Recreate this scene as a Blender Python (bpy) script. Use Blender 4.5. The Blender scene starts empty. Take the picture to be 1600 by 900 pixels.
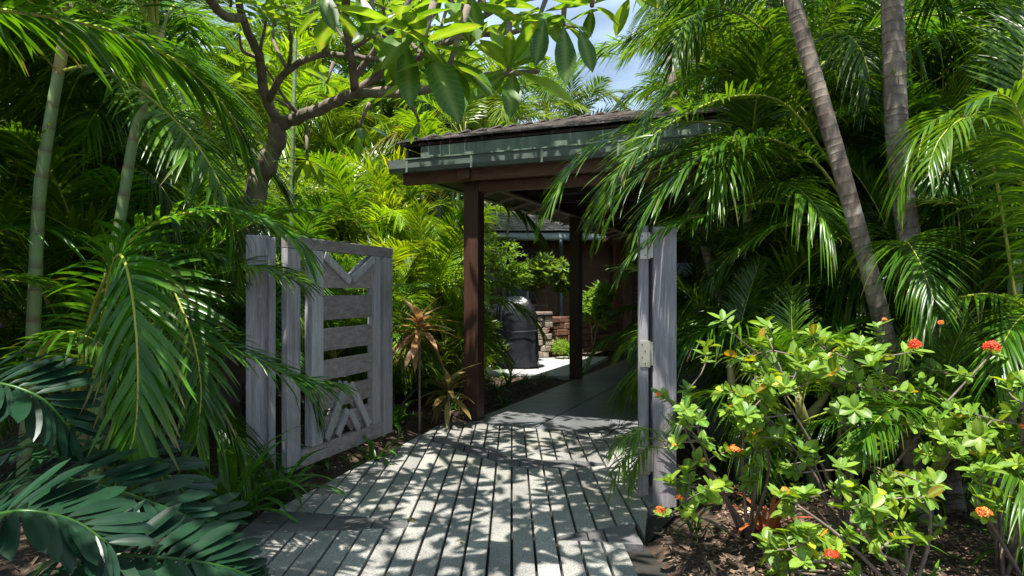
import bpy, math, random
import numpy as np
from mathutils import Vector, Matrix

R = math.radians
rnd = random.Random(7)
C = bpy.data.collections.new('garden'); bpy.context.scene.collection.children.link(C)
SC = bpy.context.scene

# ------------------------------------------------------------------ camera, sky, sun, exposure
CAMZ, F = 1.55, 1067.0
cam = bpy.data.cameras.new('camera'); camo = bpy.data.objects.new('camera', cam); C.objects.link(camo)
camo.location = (0, 0, CAMZ); camo.rotation_euler = (R(90), 0, 0)
cam.sensor_width = 36; cam.lens = 36 * F / 1600; cam.shift_y = 5 / 1600; cam.clip_end = 1500; cam.clip_start = .05
SC.camera = camo
SUN = Vector((-.15, -.28, .94)).normalized()            # towards the sun
elev = math.asin(SUN.z); az = math.atan2(SUN.x, SUN.y)
w = bpy.data.worlds.new('World'); SC.world = w; w.use_nodes = True
nt = w.node_tree; nt.nodes.clear()
sky = nt.nodes.new('ShaderNodeTexSky'); sky.sky_type = 'NISHITA'; sky.sun_disc = False
sky.sun_elevation = elev; sky.sun_rotation = az; sky.air_density = 1.0; sky.dust_density = 1.5
bgn = nt.nodes.new('ShaderNodeBackground'); bgn.inputs[1].default_value = .058
tc = nt.nodes.new('ShaderNodeTexCoord'); ns = nt.nodes.new('ShaderNodeTexNoise'); ns.inputs['Scale'].default_value = 3.2; ns.inputs['Detail'].default_value = 6
mp = nt.nodes.new('ShaderNodeMapping'); mp.inputs['Scale'].default_value = (1, 1, 2.6)
cr = nt.nodes.new('ShaderNodeValToRGB'); cr.color_ramp.elements[0].position = .25; cr.color_ramp.elements[1].position = .52
mx = nt.nodes.new('ShaderNodeMixRGB'); mx.inputs[2].default_value = (6.0, 7.9, 10.6, 1)
L_ = nt.links.new
L_(tc.outputs['Generated'], mp.inputs[0]); L_(mp.outputs[0], ns.inputs['Vector']); L_(ns.outputs[0], cr.inputs[0]); L_(cr.outputs[0], mx.inputs[0])
L_(sky.outputs[0], mx.inputs[1]); L_(mx.outputs[0], bgn.inputs[0])
out = nt.nodes.new('ShaderNodeOutputWorld'); L_(bgn.outputs[0], out.inputs[0])
sl = bpy.data.lights.new('sun', 'SUN'); sl.energy = 5.0; sl.angle = R(.6); sl.color = (1, .96, .88)
so = bpy.data.objects.new('sun', sl); C.objects.link(so); so.rotation_euler = (-SUN).to_track_quat('-Z', 'Y').to_euler()
SC.view_settings.view_transform = 'Standard'; SC.view_settings.look = 'None'; SC.view_settings.gamma = 1
SC.view_settings.exposure = 1.12
SC.render.engine = 'CYCLES'; SC.cycles.max_bounces = 8; SC.cycles.diffuse_bounces = 4; SC.cycles.transmission_bounces = 5
SC.cycles.use_denoising = True

# ------------------------------------------------------------------ helpers
W = {}                                                   # world place of every parent
def P(px, py, d): return np.array([(px - 800) / F * d, d, CAMZ + (455 - py) / F * d])
def G(px, py):
    d = CAMZ * F / (py - 455); return np.array([(px - 800) / F * d, d, 0.])

def tag(o, label=None, cat=None, group=None, kind=None):
    if label: o['label'] = label
    if cat: o['category'] = cat
    if group: o['group'] = group
    if kind: o['kind'] = kind
    return o
def thing(name, label, cat, loc, group=None):
    o = bpy.data.objects.new(name, None); o.empty_display_size = .2; C.objects.link(o)
    o.location = loc; W[o] = np.array(loc, float); return tag(o, label, cat, group)
def link(name, me, parent=None, loc=None):
    o = bpy.data.objects.new(name, me); C.objects.link(o)
    base = np.zeros(3) if loc is None else np.array(loc, float)
    if parent is not None: o.parent = parent; o.location = base - W[parent]
    else: o.location = base
    W[o] = base; return o
def mesh(name, v, f, mats, smooth=False, mi=None, attrs=None):
    me = bpy.data.meshes.new(name)
    me.from_pydata(v.tolist() if isinstance(v, np.ndarray) else v, [], f.tolist() if isinstance(f, np.ndarray) else f)
    for m in (mats if isinstance(mats, (list, tuple)) else [mats]): me.materials.append(m)
    if mi is not None: me.polygons.foreach_set('material_index', np.asarray(mi, dtype=np.int32))
    if smooth: me.polygons.foreach_set('use_smooth', np.ones(len(me.polygons), dtype=bool))
    for k, a in (attrs or {}).items():
        at = me.attributes.new(k, 'FLOAT', 'POINT'); at.data.foreach_set('value', np.asarray(a, dtype=np.float32))
    me.update(); return me

class MB:                                                # collects shapes in world coordinates, links them as one mesh
    def __init__(s): s.v = []; s.f = []; s.n = 0; s.mi = []; s.at = []
    def add(s, v, f, m=0, a=0.):
        v = np.asarray(v, float); s.v.append(v)
        for q in f: s.f.append([int(i) + s.n for i in q])
        s.mi += [m] * len(f); s.at.append(np.full(len(v), a) if np.isscalar(a) else np.asarray(a)); s.n += len(v); return s
    def hexa(s, b, t, m=0, a=0.):                         # bottom 4, top 4
        return s.add(list(b) + list(t), [(3, 2, 1, 0), (4, 5, 6, 7), (0, 1, 5, 4), (1, 2, 6, 5), (2, 3, 7, 6), (3, 0, 4, 7)], m, a)
    def box(s, c, size, X=(1, 0, 0), Y=None, m=0, a=0., bev=.0):
        c = np.array(c, float); X = np.array(X, float); X /= np.linalg.norm(X)
        if Y is None: Y = np.cross((0, 0, 1), X)
        Y = np.array(Y, float); Y /= np.linalg.norm(Y); Z = np.cross(X, Y)
        hx, hy, hz = [k / 2 for k in size]
        if bev <= 0:
            b = [c + X * i * hx + Y * j * hy - Z * hz for i, j in ((-1, -1), (1, -1), (1, 1), (-1, 1))]
            return s.hexa(b, [p + 2 * Z * hz for p in b], m, a)
        v = []; f = []                                   # chamfered box: 24 verts
        idx = {}
        for sx in (-1, 1):
            for sy in (-1, 1):
                for sz in (-1, 1):
                    for k in range(3):
                        d = [hx - bev, hy - bev, hz - bev]; d[k] += bev
                        idx[(sx, sy, sz, k)] = len(v); v.append(c + X * sx * d[0] + Y * sy * d[1] + Z * sz * d[2])
        def q(l):
            n = np.cross(v[l[1]] - v[l[0]], v[l[2]] - v[l[0]])
            if np.dot(n, v[l[0]] + v[l[1]] + v[l[2]] - 3 * c) < 0: l = l[::-1]
            f.append(l)
        for k in range(3):
            o = [i for i in range(3) if i != k]
            for sg in (-1, 1):
                l = []
                for a1, a2 in ((-1, -1), (1, -1), (1, 1), (-1, 1)):
                    t = [0, 0, 0]; t[k] = sg; t[o[0]] = a1; t[o[1]] = a2; l.append(idx[(*t, k)])
                q(l)
            for a1 in (-1, 1):
                for a2 in (-1, 1):
                    t1 = [0, 0, 0]; t1[o[0]] = a1; t1[o[1]] = a2; t2 = t1[:]; t1[k] = -1; t2[k] = 1
                    q([idx[(*t1, o[0])], idx[(*t2, o[0])], idx[(*t2, o[1])], idx[(*t1, o[1])]])
        for t in [(x, y, z) for x in (-1, 1) for y in (-1, 1) for z in (-1, 1)]: q([idx[(*t, 0)], idx[(*t, 1)], idx[(*t, 2)]])
        return s.add(v, f, m, a)
    def bar(s, p, q, wd, th, up=(0, 0, 1), m=0, a=0., bev=.0):   # box from p to q
        p = np.array(p, float); q = np.array(q, float); X = q - p; L = np.linalg.norm(X); X = X / L
        Y = np.cross(up, X); Y /= np.linalg.norm(Y)
        return s.box((p + q) / 2, (L, wd, th), X, Y, m, a, bev)
    def tube(s, pts, rad, sides=8, m=0, a=0., cap=True):
        pts = np.array(pts, float); K = len(pts); rad = np.full(K, rad) if np.isscalar(rad) else np.array(rad)
        T = np.gradient(pts, axis=0); T /= np.linalg.norm(T, axis=1)[:, None] + 1e-9
        ref = np.array([.31, .95, .05]); v = []; aa = []
        for k in range(K):
            B = np.cross(T[k], ref); B /= np.linalg.norm(B); N = np.cross(B, T[k]); ref = N if False else ref
            for j in range(sides):
                t = 2 * math.pi * j / sides; v.append(pts[k] + rad[k] * (B * math.cos(t) + N * math.sin(t)))
                aa.append(a if np.isscalar(a) else a[k])
        f = [(k * sides + j, k * sides + (j + 1) % sides, (k + 1) * sides + (j + 1) % sides, (k + 1) * sides + j) for k in range(K - 1) for j in range(sides)]
        if cap: f += [list(range(sides))[::-1], [(K - 1) * sides + j for j in range(sides)]]
        return s.add(v, f, m, np.array(aa))
    def build(s, name, mats, parent=None, loc=None, smooth=False):
        base = W[parent] if parent is not None and loc is None else (np.zeros(3) if loc is None else np.array(loc, float))
        me = mesh(name, np.concatenate(s.v) - base, s.f, mats, smooth, s.mi, {'tint': np.concatenate(s.at)})
        return link(name, me, parent, base)

def smooth(pts, n):                                      # Catmull-Rom
    pts = np.array(pts, float); p = np.vstack([2 * pts[0] - pts[1], pts, 2 * pts[-1] - pts[-2]]); K = len(pts) - 1; o = []
    for t in np.linspace(0, K - 1e-6, n):
        i = int(t); u = t - i; a, b, c, d = p[i:i + 4]
        o.append(.5 * ((2 * b) + (c - a) * u + (2 * a - 5 * b + 4 * c - d) * u * u + (3 * b - a - 3 * c + d) * u ** 3))
    return np.array(o)
def nrm(v): return v / (np.linalg.norm(v, axis=-1, keepdims=True) + 1e-9)
def place(me, name, parent, pos, xd, up, sc=1., color=None):
    X = nrm(np.array(xd, float)); Y = nrm(np.cross(up, X)); Z = np.cross(X, Y); p = np.array(pos) - W[parent]
    s3 = (sc, sc, sc) if np.isscalar(sc) else sc
    o = bpy.data.objects.new(name, me); C.objects.link(o); o.parent = parent
    o.matrix_basis = Matrix([[X[i] * s3[0], Y[i] * s3[1], Z[i] * s3[2], p[i]] for i in range(3)] + [[0, 0, 0, 1]])
    W[o] = np.array(pos, float)
    if color: o.color = (*color, 1)
    return o

# ------------------------------------------------------------------ materials
def mat(name):
    m = bpy.data.materials.new(name); m.use_nodes = True; t = m.node_tree
    return m, t, t.nodes['Principled BSDF'], t.nodes['Material Output']
def ramp(t, stops, fac):
    n = t.nodes.new('ShaderNodeValToRGB'); e = n.color_ramp.elements
    while len(e) < len(stops): e.new(.5)
    for i, (p, c) in enumerate(stops): e[i].position = p; e[i].color = (*c, 1)
    t.links.new(fac, n.inputs[0]); return n.outputs[0]
def noise(t, scale, detail=4, vec=None, stretch=None, rough=.55, obj=True):
    n = t.nodes.new('ShaderNodeTexNoise'); n.inputs['Scale'].default_value = scale; n.inputs['Detail'].default_value = detail; n.inputs['Roughness'].default_value = rough
    if vec is None: vec = t.nodes.new('ShaderNodeTexCoord').outputs['Object']
    if stretch:
        mpn = t.nodes.new('ShaderNodeMapping'); mpn.inputs['Scale'].default_value = stretch; t.links.new(vec, mpn.inputs[0]); vec = mpn.outputs[0]
    t.links.new(vec, n.inputs['Vector']); return n.outputs[0]
def mix(t, a, b, fac, mode='MIX'):
    n = t.nodes.new('ShaderNodeMixRGB'); n.blend_type = mode
    for i, x in ((0, fac), (1, a), (2, b)):
        if isinstance(x, (int, float)): n.inputs[i].default_value = x
        elif isinstance(x, tuple): n.inputs[i].default_value = (*x, 1)
        else: t.links.new(x, n.inputs[i])
    return n.outputs[0]
def bump(t, h, strength, dist, bsdf):
    n = t.nodes.new('ShaderNodeBump'); n.inputs['Strength'].default_value = strength; n.inputs['Distance'].default_value = dist
    t.links.new(h, n.inputs['Height']); t.links.new(n.outputs[0], bsdf.inputs['Normal'])
def objrand(t): return t.nodes.new('ShaderNodeObjectInfo').outputs['Random']
def pos(t): return t.nodes.new('ShaderNodeNewGeometry').outputs['Position']
def attr(t, k):
    n = t.nodes.new('ShaderNodeAttribute'); n.attribute_name = k; return n.outputs['Fac']

def leaf_mat(name, dark, light, trans=.38, rough=.38, yel=(1.9, 1.6, .45), spec=.5, vein=None):
    m, t, b, o = mat(name); oi = t.nodes.new('ShaderNodeObjectInfo')
    c = mix(t, dark, light, attr(t, 'tint'))
    c = mix(t, c, oi.outputs['Color'], 1., 'MULTIPLY')
    c = mix(t, c, ramp(t, [(0, (.72, .75, .8)), (1, (1.25, 1.2, 1.1))], oi.outputs['Random']), 1., 'MULTIPLY')
    c = mix(t, c, ramp(t, [(.3, (.7, .72, .7)), (.7, (1.25, 1.2, 1.1))], noise(t, 4.5, 3)), .8, 'MULTIPLY')
    if vein:
        c = mix(t, c, vein, attr(t, 'vein')); fr = t.nodes.new('ShaderNodeMath'); fr.operation = 'FRACT'; t.links.new(attr(t, 'chevron'), fr.inputs[0])
        c = mix(t, c, vein, ramp(t, [(0, (.35,) * 3), (.14, (0, 0, 0)), (.9, (0, 0, 0)), (1, (.35,) * 3)], fr.outputs[0]))
        c = mix(t, c, (.30, .22, .05), ramp(t, [(.66, (0, 0, 0)), (.72, (.8,) * 3)], noise(t, 7, 3)))
    c = mix(t, c, (.24, .15, .06), attr(t, 'dry'))
    t.links.new(c, b.inputs['Base Color']); b.inputs['Roughness'].default_value = rough; b.inputs['Specular IOR Level'].default_value = spec
    tr = t.nodes.new('ShaderNodeBsdfTranslucent'); t.links.new(mix(t, c, yel, 1., 'MULTIPLY'), tr.inputs[0])
    ms = t.nodes.new('ShaderNodeMixShader'); ms.inputs[0].default_value = trans
    t.links.new(b.outputs[0], ms.inputs[1]); t.links.new(tr.outputs[0], ms.inputs[2]); t.links.new(ms.outputs[0], o.inputs['Surface'])
    return m
M = {}
M['palm'] = leaf_mat('palm_leaf', (.026, .095, .008), (.10, .235, .014), .42, .32)
M['broad'] = leaf_mat('broad_leaf', (.045, .14, .010), (.12, .26, .022), .48, .36, (2.0, 1.6, .4), .4, vein=(.22, .33, .1))
M['zamia'] = leaf_mat('zamia_leaf', (.006, .026, .014), (.012, .048, .022), .10, .33, (1.2, 1.3, .6), .45)
M['ixora'] = leaf_mat('ixora_leaf', (.055, .17, .012), (.22, .38, .028), .36, .45, vein=(.26, .4, .1))
M['ti'] = leaf_mat('ti_leaf', (.26, .15, .09), (.55, .40, .25), .3, .4, (1.3, 1.1, .6))
M['strap'] = leaf_mat('strap_leaf', (.035, .12, .012), (.07, .20, .02), .3, .35)
def simple(name, c1, c2, scale=6, rough=.7, bs=.3, bd=.01, stretch=None, world=False, objv=.0, spec=.4, metal=0, stops=(.3, .7)):
    m, t, b, o = mat(name); v = pos(t) if world else None
    n = noise(t, scale, 6, v, stretch); c = ramp(t, [(stops[0], c1), (stops[1], c2)], n)
    if objv: c = mix(t, c, ramp(t, [(0, (1 - objv,) * 3), (1, (1 + objv,) * 3)], objrand(t)), 1., 'MULTIPLY')
    t.links.new(c, b.inputs['Base Color']); b.inputs['Roughness'].default_value = rough; b.inputs['Specular IOR Level'].default_value = spec; b.inputs['Metallic'].default_value = metal
    if bs: bump(t, noise(t, scale * 5, 5, v, stretch), bs, bd, b)
    return m
M['rachis'] = simple('palm_midrib', (.20, .28, .03), (.38, .38, .06), 5, .45, 0)
def wood(name, c1, c2, axis=2, rough=.75, objv=.18, sc=1., stain=None):
    m, t, b, o = mat(name); st = [9 * sc] * 3; st[axis] = .7 * sc
    n = noise(t, 3, 8, pos(t), tuple(st), .65); n2 = noise(t, 14, 4, pos(t), tuple(st))
    c = ramp(t, [(.28, c1), (.72, c2)], n)
    c = mix(t, c, ramp(t, [(.35, (.72, .72, .72)), (.65, (1.15, 1.15, 1.15))], n2), .7, 'MULTIPLY')
    c = mix(t, c, ramp(t, [(0, (1 - objv,) * 3), (1, (1 + objv,) * 3)], objrand(t)), 1., 'MULTIPLY')
    if stain: c = mix(t, c, stain, ramp(t, [(.55, (0, 0, 0)), (.75, (.7, .7, .7))], noise(t, 1.7, 5, pos(t))))
    t.links.new(c, b.inputs['Base Color']); b.inputs['Roughness'].default_value = rough; bump(t, n2, .35, .004, b)
    return m
M['grey_v'] = wood('weathered_teak_upright', (.20, .18, .195), (.40, .375, .40), 2, stain=(.16, .145, .13))
M['grey_p'] = wood('pale_weathered_teak', (.26, .25, .265), (.48, .46, .48), 2)
M['grey_h'] = wood('weathered_teak_across', (.17, .14, .135), (.36, .32, .315), 1, stain=(.2, .15, .12))
M['brown_v'] = wood('brown_post', (.030, .013, .008), (.085, .034, .018), 2, .5)
M['brown_h'] = wood('brown_beam', (.07, .027, .014), (.16, .062, .03), 0, .55, sc=.7)
M['soffit'] = wood('dark_soffit', (.03, .018, .012), (.06, .035, .022), 1, .8)
M['strip'] = wood('bounce_lit_batten', (.28, .22, .18), (.42, .34, .28), 1, .7)  # pale tone stands in for light bounced up under the eave
def copper():
    m, t, b, o = mat('green_patina_copper')
    c = ramp(t, [(.3, (.10, .13, .10)), (.55, (.17, .22, .175)), (.75, (.28, .33, .27))], noise(t, 3, 7, pos(t), (2, 2, .6)))
    c = mix(t, c, ramp(t, [(.4, (.8, .8, .8)), (.65, (1.3, 1.35, 1.3))], noise(t, 7, 4, pos(t), (3, 3, .25))), .7, 'MULTIPLY')
    t.links.new(c, b.inputs['Base Color']); b.inputs['Roughness'].default_value = .5; b.inputs['Metallic'].default_value = .15
    return m
M['copper'] = copper()
M['copper_gutter'] = simple('dull_green_gutter', (.075, .095, .082), (.14, .17, .145), 4, .5, .1, .002, None, True)
M['shingle'] = simple('grey_shingle', (.09, .075, .07), (.30, .26, .24), 5, .85, .5, .01, None, True, .35)
def paving():
    m, t, b, o = mat('speckled_granite_plank')
    c = ramp(t, [(.3, (.185, .18, .165)), (.7, (.37, .36, .33))], noise(t, 2.2, 8, pos(t)))
    c = mix(t, c, ramp(t, [(.36, (.42, .42, .42)), (.5, (1, 1, 1)), (.72, (1.3, 1.3, 1.3))], noise(t, 85, 2, pos(t))), .75, 'MULTIPLY')
    c = mix(t, c, ramp(t, [(0, (.82,) * 3), (1, (1.12,) * 3)], objrand(t)), 1., 'MULTIPLY')
    c = mix(t, c, (.16, .17, .10), ramp(t, [(.52, (0, 0, 0)), (.74, (.6, .6, .6))], noise(t, 1.1, 5, pos(t))))
    t.links.new(c, b.inputs['Base Color']); b.inputs['Roughness'].default_value = .8; bump(t, noise(t, 60, 4, pos(t)), .5, .006, b)
    return m
M['plank'] = paving()
M['slate'] = simple('dark_flagstone', (.055, .055, .06), (.15, .14, .14), 3.5, .65, .5, .02, None, True, .2)
M['tile'] = simple('slate_floor_tile', (.11, .115, .12), (.20, .205, .21), 1.8, .42, .25, .006, None, True, .16)
M['joint'] = simple('dark_joint', (.015, .014, .012), (.04, .036, .03), 8, .95, .3, .01, None, True)
M['patio'] = simple('patio_concrete', (.35, .35, .34), (.5, .5, .48), 3, .8, .2, .005, None, True)
def soil():
    m, t, b, o = mat('bark_mulch_soil')
    c = ramp(t, [(.3, (.02, .013, .009)), (.5, (.075, .045, .03)), (.72, (.20, .13, .09))], noise(t, 26, 8, pos(t), None, .7))
    c = mix(t, c, ramp(t, [(.35, (.6,) * 3), (.7, (1.2,) * 3)], noise(t, 1.2, 4, pos(t))), .8, 'MULTIPLY')
    t.links.new(c, b.inputs['Base Color']); b.inputs['Roughness'].default_value = .95; bump(t, noise(t, 30, 8, pos(t)), 1, .05, b)
    return m
M['soil'] = soil()
M['chip'] = simple('mulch_chip', (.07, .04, .025), (.28, .19, .13), 9, .9, 0, stops=(.35, .65), world=True)
M['bark'] = simple('frangipani_bark', (.10, .075, .06), (.26, .21, .17), 9, .85, .5, .012, None, True)
def ringed(name, a, b_, ring):
    m, t, b, o = mat(name)
    c = ramp(t, [(.3, a), (.7, b_)], noise(t, 7, 6, pos(t), (1.5, 1.5, .5)))
    c = mix(t, c, ramp(t, [(.5, (0.5, .5, .5)), (.62, (1.1, 1.1, 1.1))], noise(t, 22, 5, pos(t), (1, 1, .3))), .55, 'MULTIPLY')
    rf = mix(t, (0, 0, 0), attr(t, 'tint'), ramp(t, [(.35, (.25,) * 3), (.62, (1, 1, 1))], noise(t, 14, 5, pos(t), (1, 1, .6)))); c = mix(t, c, (.46, .44, .38), ramp(t, [(.58, (0, 0, 0)), (.66, (.65,) * 3)], noise(t, 5, 6, pos(t)))); c = mix(t, c, ring, rf); t.links.new(c, b.inputs['Base Color']); b.inputs['Roughness'].default_value = .8
    bump(t, noise(t, 30, 5, pos(t), (1, 1, .4)), .5, .008, b); return m
M['trunk'] = ringed('ringed_palm_trunk', (.11, .08, .06), (.38, .30, .24), (.05, .034, .025))
def canem(name, a, b_, ring):
    m, t, b, o = mat(name); c = ramp(t, [(.3, a), (.7, b_)], noise(t, 3, 4, pos(t), (1.5, 1.5, .4)))
    c = mix(t, c, ring, attr(t, 'tint')); t.links.new(c, b.inputs['Base Color']); b.inputs['Roughness'].default_value = .45; return m
M['cane'] = canem('green_cane', (.11, .20, .06), (.25, .33, .14), (.14, .10, .05))
M['shaft'] = canem('yellow_crownshaft', (.30, .30, .10), (.5, .44, .22), (.26, .16, .08))
M['bark2'] = simple('shrub_twig', (.12, .085, .065), (.26, .20, .17), 12, .85, .3, .005)
M['wallh'] = simple('brown_house_wall', (.13, .07, .045), (.20, .11, .07), 1.2, .8, .15, .01, (1, 1, 6), True)
M['glass'] = simple('dark_window_glass', (.012, .014, .016), (.02, .024, .026), 2, .12, 0)
M['gutter'] = simple('pale_blue_gutter', (.35, .40, .43), (.45, .50, .53), 3, .4, 0, world=True)
M['pipe'] = simple('grey_blue_downpipe', (.16, .24, .26), (.24, .33, .34), 3, .45, 0, world=True)
M['block'] = simple('red_brown_block', (.15, .065, .042), (.34, .17, .115), 4, .85, .6, .02, (1, 1, 3), True, .25)
M['rubble'] = simple('rough_pillar_stone', (.14, .11, .09), (.38, .31, .25), 7, .9, .8, .03, None, True, .25)
M['redpost'] = wood('red_brown_post', (.10, .028, .018), (.2, .06, .035), 2, .5)
M['cover'] = simple('black_vinyl_cover', (.009, .010, .013), (.022, .024, .03), 1.2, .32, .5, .05, (1, 1, .8), True, spec=.6)
M['black'] = simple('black_metal', (.01, .011, .014), (.02, .022, .028), 5, .5, 0)
M['steel'] = simple('worn_steel_hinge', (.42, .39, .34), (.62, .58, .5), 9, .4, .1, .002, metal=.6)
M['screw'] = simple('dark_screw', (.05, .05, .05), (.1, .1, .1), 9, .5, 0)
M['pink'] = simple('pinkish_brick', (.26, .13, .11), (.4, .22, .18), 4, .85, .3, .01, None, True, .2)
M['blue'] = simple('pale_blue_paint', (.30, .45, .62), (.38, .52, .68), 3, .6, 0, world=True)
def petal(name, a, b_):
    m, t, b, o = mat(name); c = mix(t, a, b_, attr(t, 'tint')); t.links.new(c, b.inputs['Base Color']); b.inputs['Roughness'].default_value = .5
    tr = t.nodes.new('ShaderNodeBsdfTranslucent'); t.links.new(c, tr.inputs[0]); ms = t.nodes.new('ShaderNodeMixShader'); ms.inputs[0].default_value = .25
    t.links.new(b.outputs[0], ms.inputs[1]); t.links.new(tr.outputs[0], ms.inputs[2]); t.links.new(ms.outputs[0], o.inputs['Surface']); return m
M['red'] = petal('red_petal', (.75, .03, .02), (.85, .14, .04))
M['orange'] = petal('orange_petal', (.85, .16, .03), (.9, .42, .08))

# ------------------------------------------------------------------ ground
def sst(a, b, x): t = min(1, max(0, (x - a) / (b - a))); return t * t * (3 - 2 * t)
Ledge = [(-2.6, 3.2), (-2.2, 3.9), (-1.85, 4.35), (-1.6, 5.15), (-1.41, 5.9), (-1.14, 6.75), (-.83, 8.0), (-.60, 8.6)]
UW = np.array([.384, .923, 0]); UW /= np.linalg.norm(UW); VW = np.array([UW[1], -UW[0], 0]); O = np.array([-.46, 8.27, 0])
def Q(u, v, z=0.): return O + UW * u + VW * v + np.array([0, 0, z])
def gh(x, y):
    h = .03 * math.sin(x * 2.1 + 1) * math.cos(y * 1.7)
    hill = 1.9 * sst(2.3, 7.5, -x) * sst(5.2, 10.5, y) + .9 * sst(8, 25, -x) + .5 * sst(14, 30, y) * sst(-1, -6, x)
    right = .9 * sst(4.5, 14, x)
    e = np.interp(y, [p[1] for p in Ledge], [p[0] for p in Ledge])
    path = (e - .25 < x < (.82 if y < 4.5 else 1.3) + .1) and y < 8.6
    q = np.array([x, y, 0]) - O; u, v = q @ UW, q @ VW
    tile = u > -1.3 and -.35 < v < 4
    patio = -.6 < x < 3.5 and 12.4 < y < 18
    return -.09 if (path or tile or patio) else max(hill, right) + h * .6 - .02
xs = np.concatenate([np.linspace(-200, -13, 12), np.arange(-12, 12, .16), np.linspace(13, 200, 12)])
ys = np.concatenate([np.linspace(-120, -4, 10), np.arange(-3, 24, .16), np.linspace(25, 400, 16)])
v = [(x, y, gh(x, y)) for y in ys for x in xs]; nx = len(xs)
f = [(j * nx + i, j * nx + i + 1, (j + 1) * nx + i + 1, (j + 1) * nx + i) for j in range(len(ys) - 1) for i in range(nx - 1)]
tag(link('ground', mesh('ground', v, f, M['soil'], True)), kind='structure')

# path of granite planks with dark flagstone bands
path = tag(bpy.data.objects.new('path', None), kind='structure'); C.objects.link(path); W[path] = np.zeros(3)
bed = MB(); bed.add([(-2.7, 1.2, -.05), (1.1, 1.2, -.05), (.84, 4.3, -.05), (1.2, 4.95, -.05), (1.55, 7.3, -.05), (-.8, 8.3, -.05), (-1.25, 6.7, -.05), (-1.72, 5.1, -.05), (-2.4, 3.8, -.05)], [list(range(9))])
bed.build('joint_bed', M['joint'], path)
def T(x): return (O + -.22 * UW)[1] - .384 / .923 * (x - (O + -.22 * UW)[0])
def pw(pts, x): return float(np.interp(x, [p[0] for p in pts], [p[1] for p in pts]))
def topt(l): return sorted([(G(*p)[0], G(*p)[1]) for p in l])
b1 = dict(up=topt([(372, 800), (440, 797), (560, 806), (640, 816)]), lo=topt([(362, 842), (440, 832), (500, 829), (640, 824)]))
b2 = dict(up=topt([(684, 683), (731, 694), (774, 704), (793, 717), (850, 719), (897, 719), (945, 724)]), lo=topt([(684, 691), (719, 704), (755, 714), (793, 727), (826, 731), (874, 730), (921, 729), (945, 727)]))
b3 = dict(up=topt([(872, 838), (940, 826), (1006, 816)]), lo=topt([(872, 843), (940, 846), (1006, 850)]))
lead = sorted([(x, y) for x, y in Ledge])
rightlo = [(.78, 1.2), (.80, 3.9), (.86, 4.55), (1.0, 4.95), (1.5, 5.3), (2.2, 5.6)]
def segs(x):
    hi = min(T(x) - .012, pw(lead, x)); lo = 1.3
    if x > .8: lo = pw(rightlo, x)
    cuts = []
    for b in (b1, b2, b3):
        a, z = b['up'][0][0], b['up'][-1][0]
        a, z = min(a, b['lo'][0][0]), max(z, b['lo'][-1][0])
        if a < x < z: cuts.append((pw(b['lo'], x), pw(b['up'], x)))
    return lo, hi, sorted(cuts)
def bandkeys(x):
    return [i for i, b in enumerate((b1, b2, b3)) if min(b['up'][0][0], b['lo'][0][0]) < x < max(b['up'][-1][0], b['lo'][-1][0])]
def bandcut(i, x): b = (b1, b2, b3)[i]; return pw(b['lo'], x) - .006, pw(b['up'], x) + .006
PITCH = .139; k0 = -19
for k in range(k0, 10):
    xa = k * PITCH + .006; xb = xa + PITCH - .016; xm = (xa + xb) / 2
    lo, hi, _ = segs(xm)
    if hi - lo < .1: continue
    ks = sorted(bandkeys(xm), key=lambda i: bandcut(i, xm)[0])
    loA, hiA, _ = segs(xa); loB, hiB, _ = segs(xb)
    ea, eb = loA, loB
    pieces = []
    for i in ks:
        (la, ua), (lb, ub) = bandcut(i, xa), bandcut(i, xb)
        if lb < hi and la > lo: pieces.append((ea, eb, min(la, hiA), min(lb, hiB))); ea, eb = ua, ub
    pieces.append((ea, eb, hiA, hiB))
    for (a0, b0, a1, b1_) in pieces:
        cut = [a0, a1] if xa > 5 else None
        if a1 - a0 < .04 or b1_ - b0 < .04: continue
        m = MB(); z = rnd.uniform(-.003, .003); e = .004
        m.hexa([(xa, a0, -.06), (xb, b0, -.06), (xb, b1_, -.06), (xa, a1, -.06)], [(xa, a0, z - e), (xb, b0, z - e), (xb, b1_, z - e), (xa, a1, z - e)])
        m.add([(xa, a0, z - e), (xb, b0, z - e), (xb, b1_, z - e), (xa, a1, z - e), (xa + e, a0 + e, z), (xb - e, b0 + e, z), (xb - e, b1_ - e, z), (xa + e, a1 - e, z)],
              [(4, 5, 6, 7), (0, 1, 5, 4), (1, 2, 6, 5), (2, 3, 7, 6), (3, 0, 4, 7)])
        m.f.remove([4, 5, 6, 7]) if [4, 5, 6, 7] in m.f else None; m.mi.pop()
        m.build('paving_plank', M['plank'], path, loc=(xm, (a0 + a1) / 2, 0))
def flag(poly, name='flagstone', mt='slate', z=.001):
    n = len(poly); c = np.mean(poly, axis=0); m = MB()
    top = [(c + (p - c) * .97) for p in poly]
    m.add([(p[0], p[1], -.06) for p in poly] + [(p[0], p[1], z - .006) for p in poly] + [(p[0], p[1], z) for p in top],
          [(i, (i + 1) % n, n + (i + 1) % n, n + i) for i in range(n)] + [(n + i, n + (i + 1) % n, 2 * n + (i + 1) % n, 2 * n + i) for i in range(n)] + [list(range(2 * n, 3 * n))])
    return m.build(name, M[mt], path, loc=(c[0], c[1], 0))
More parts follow.
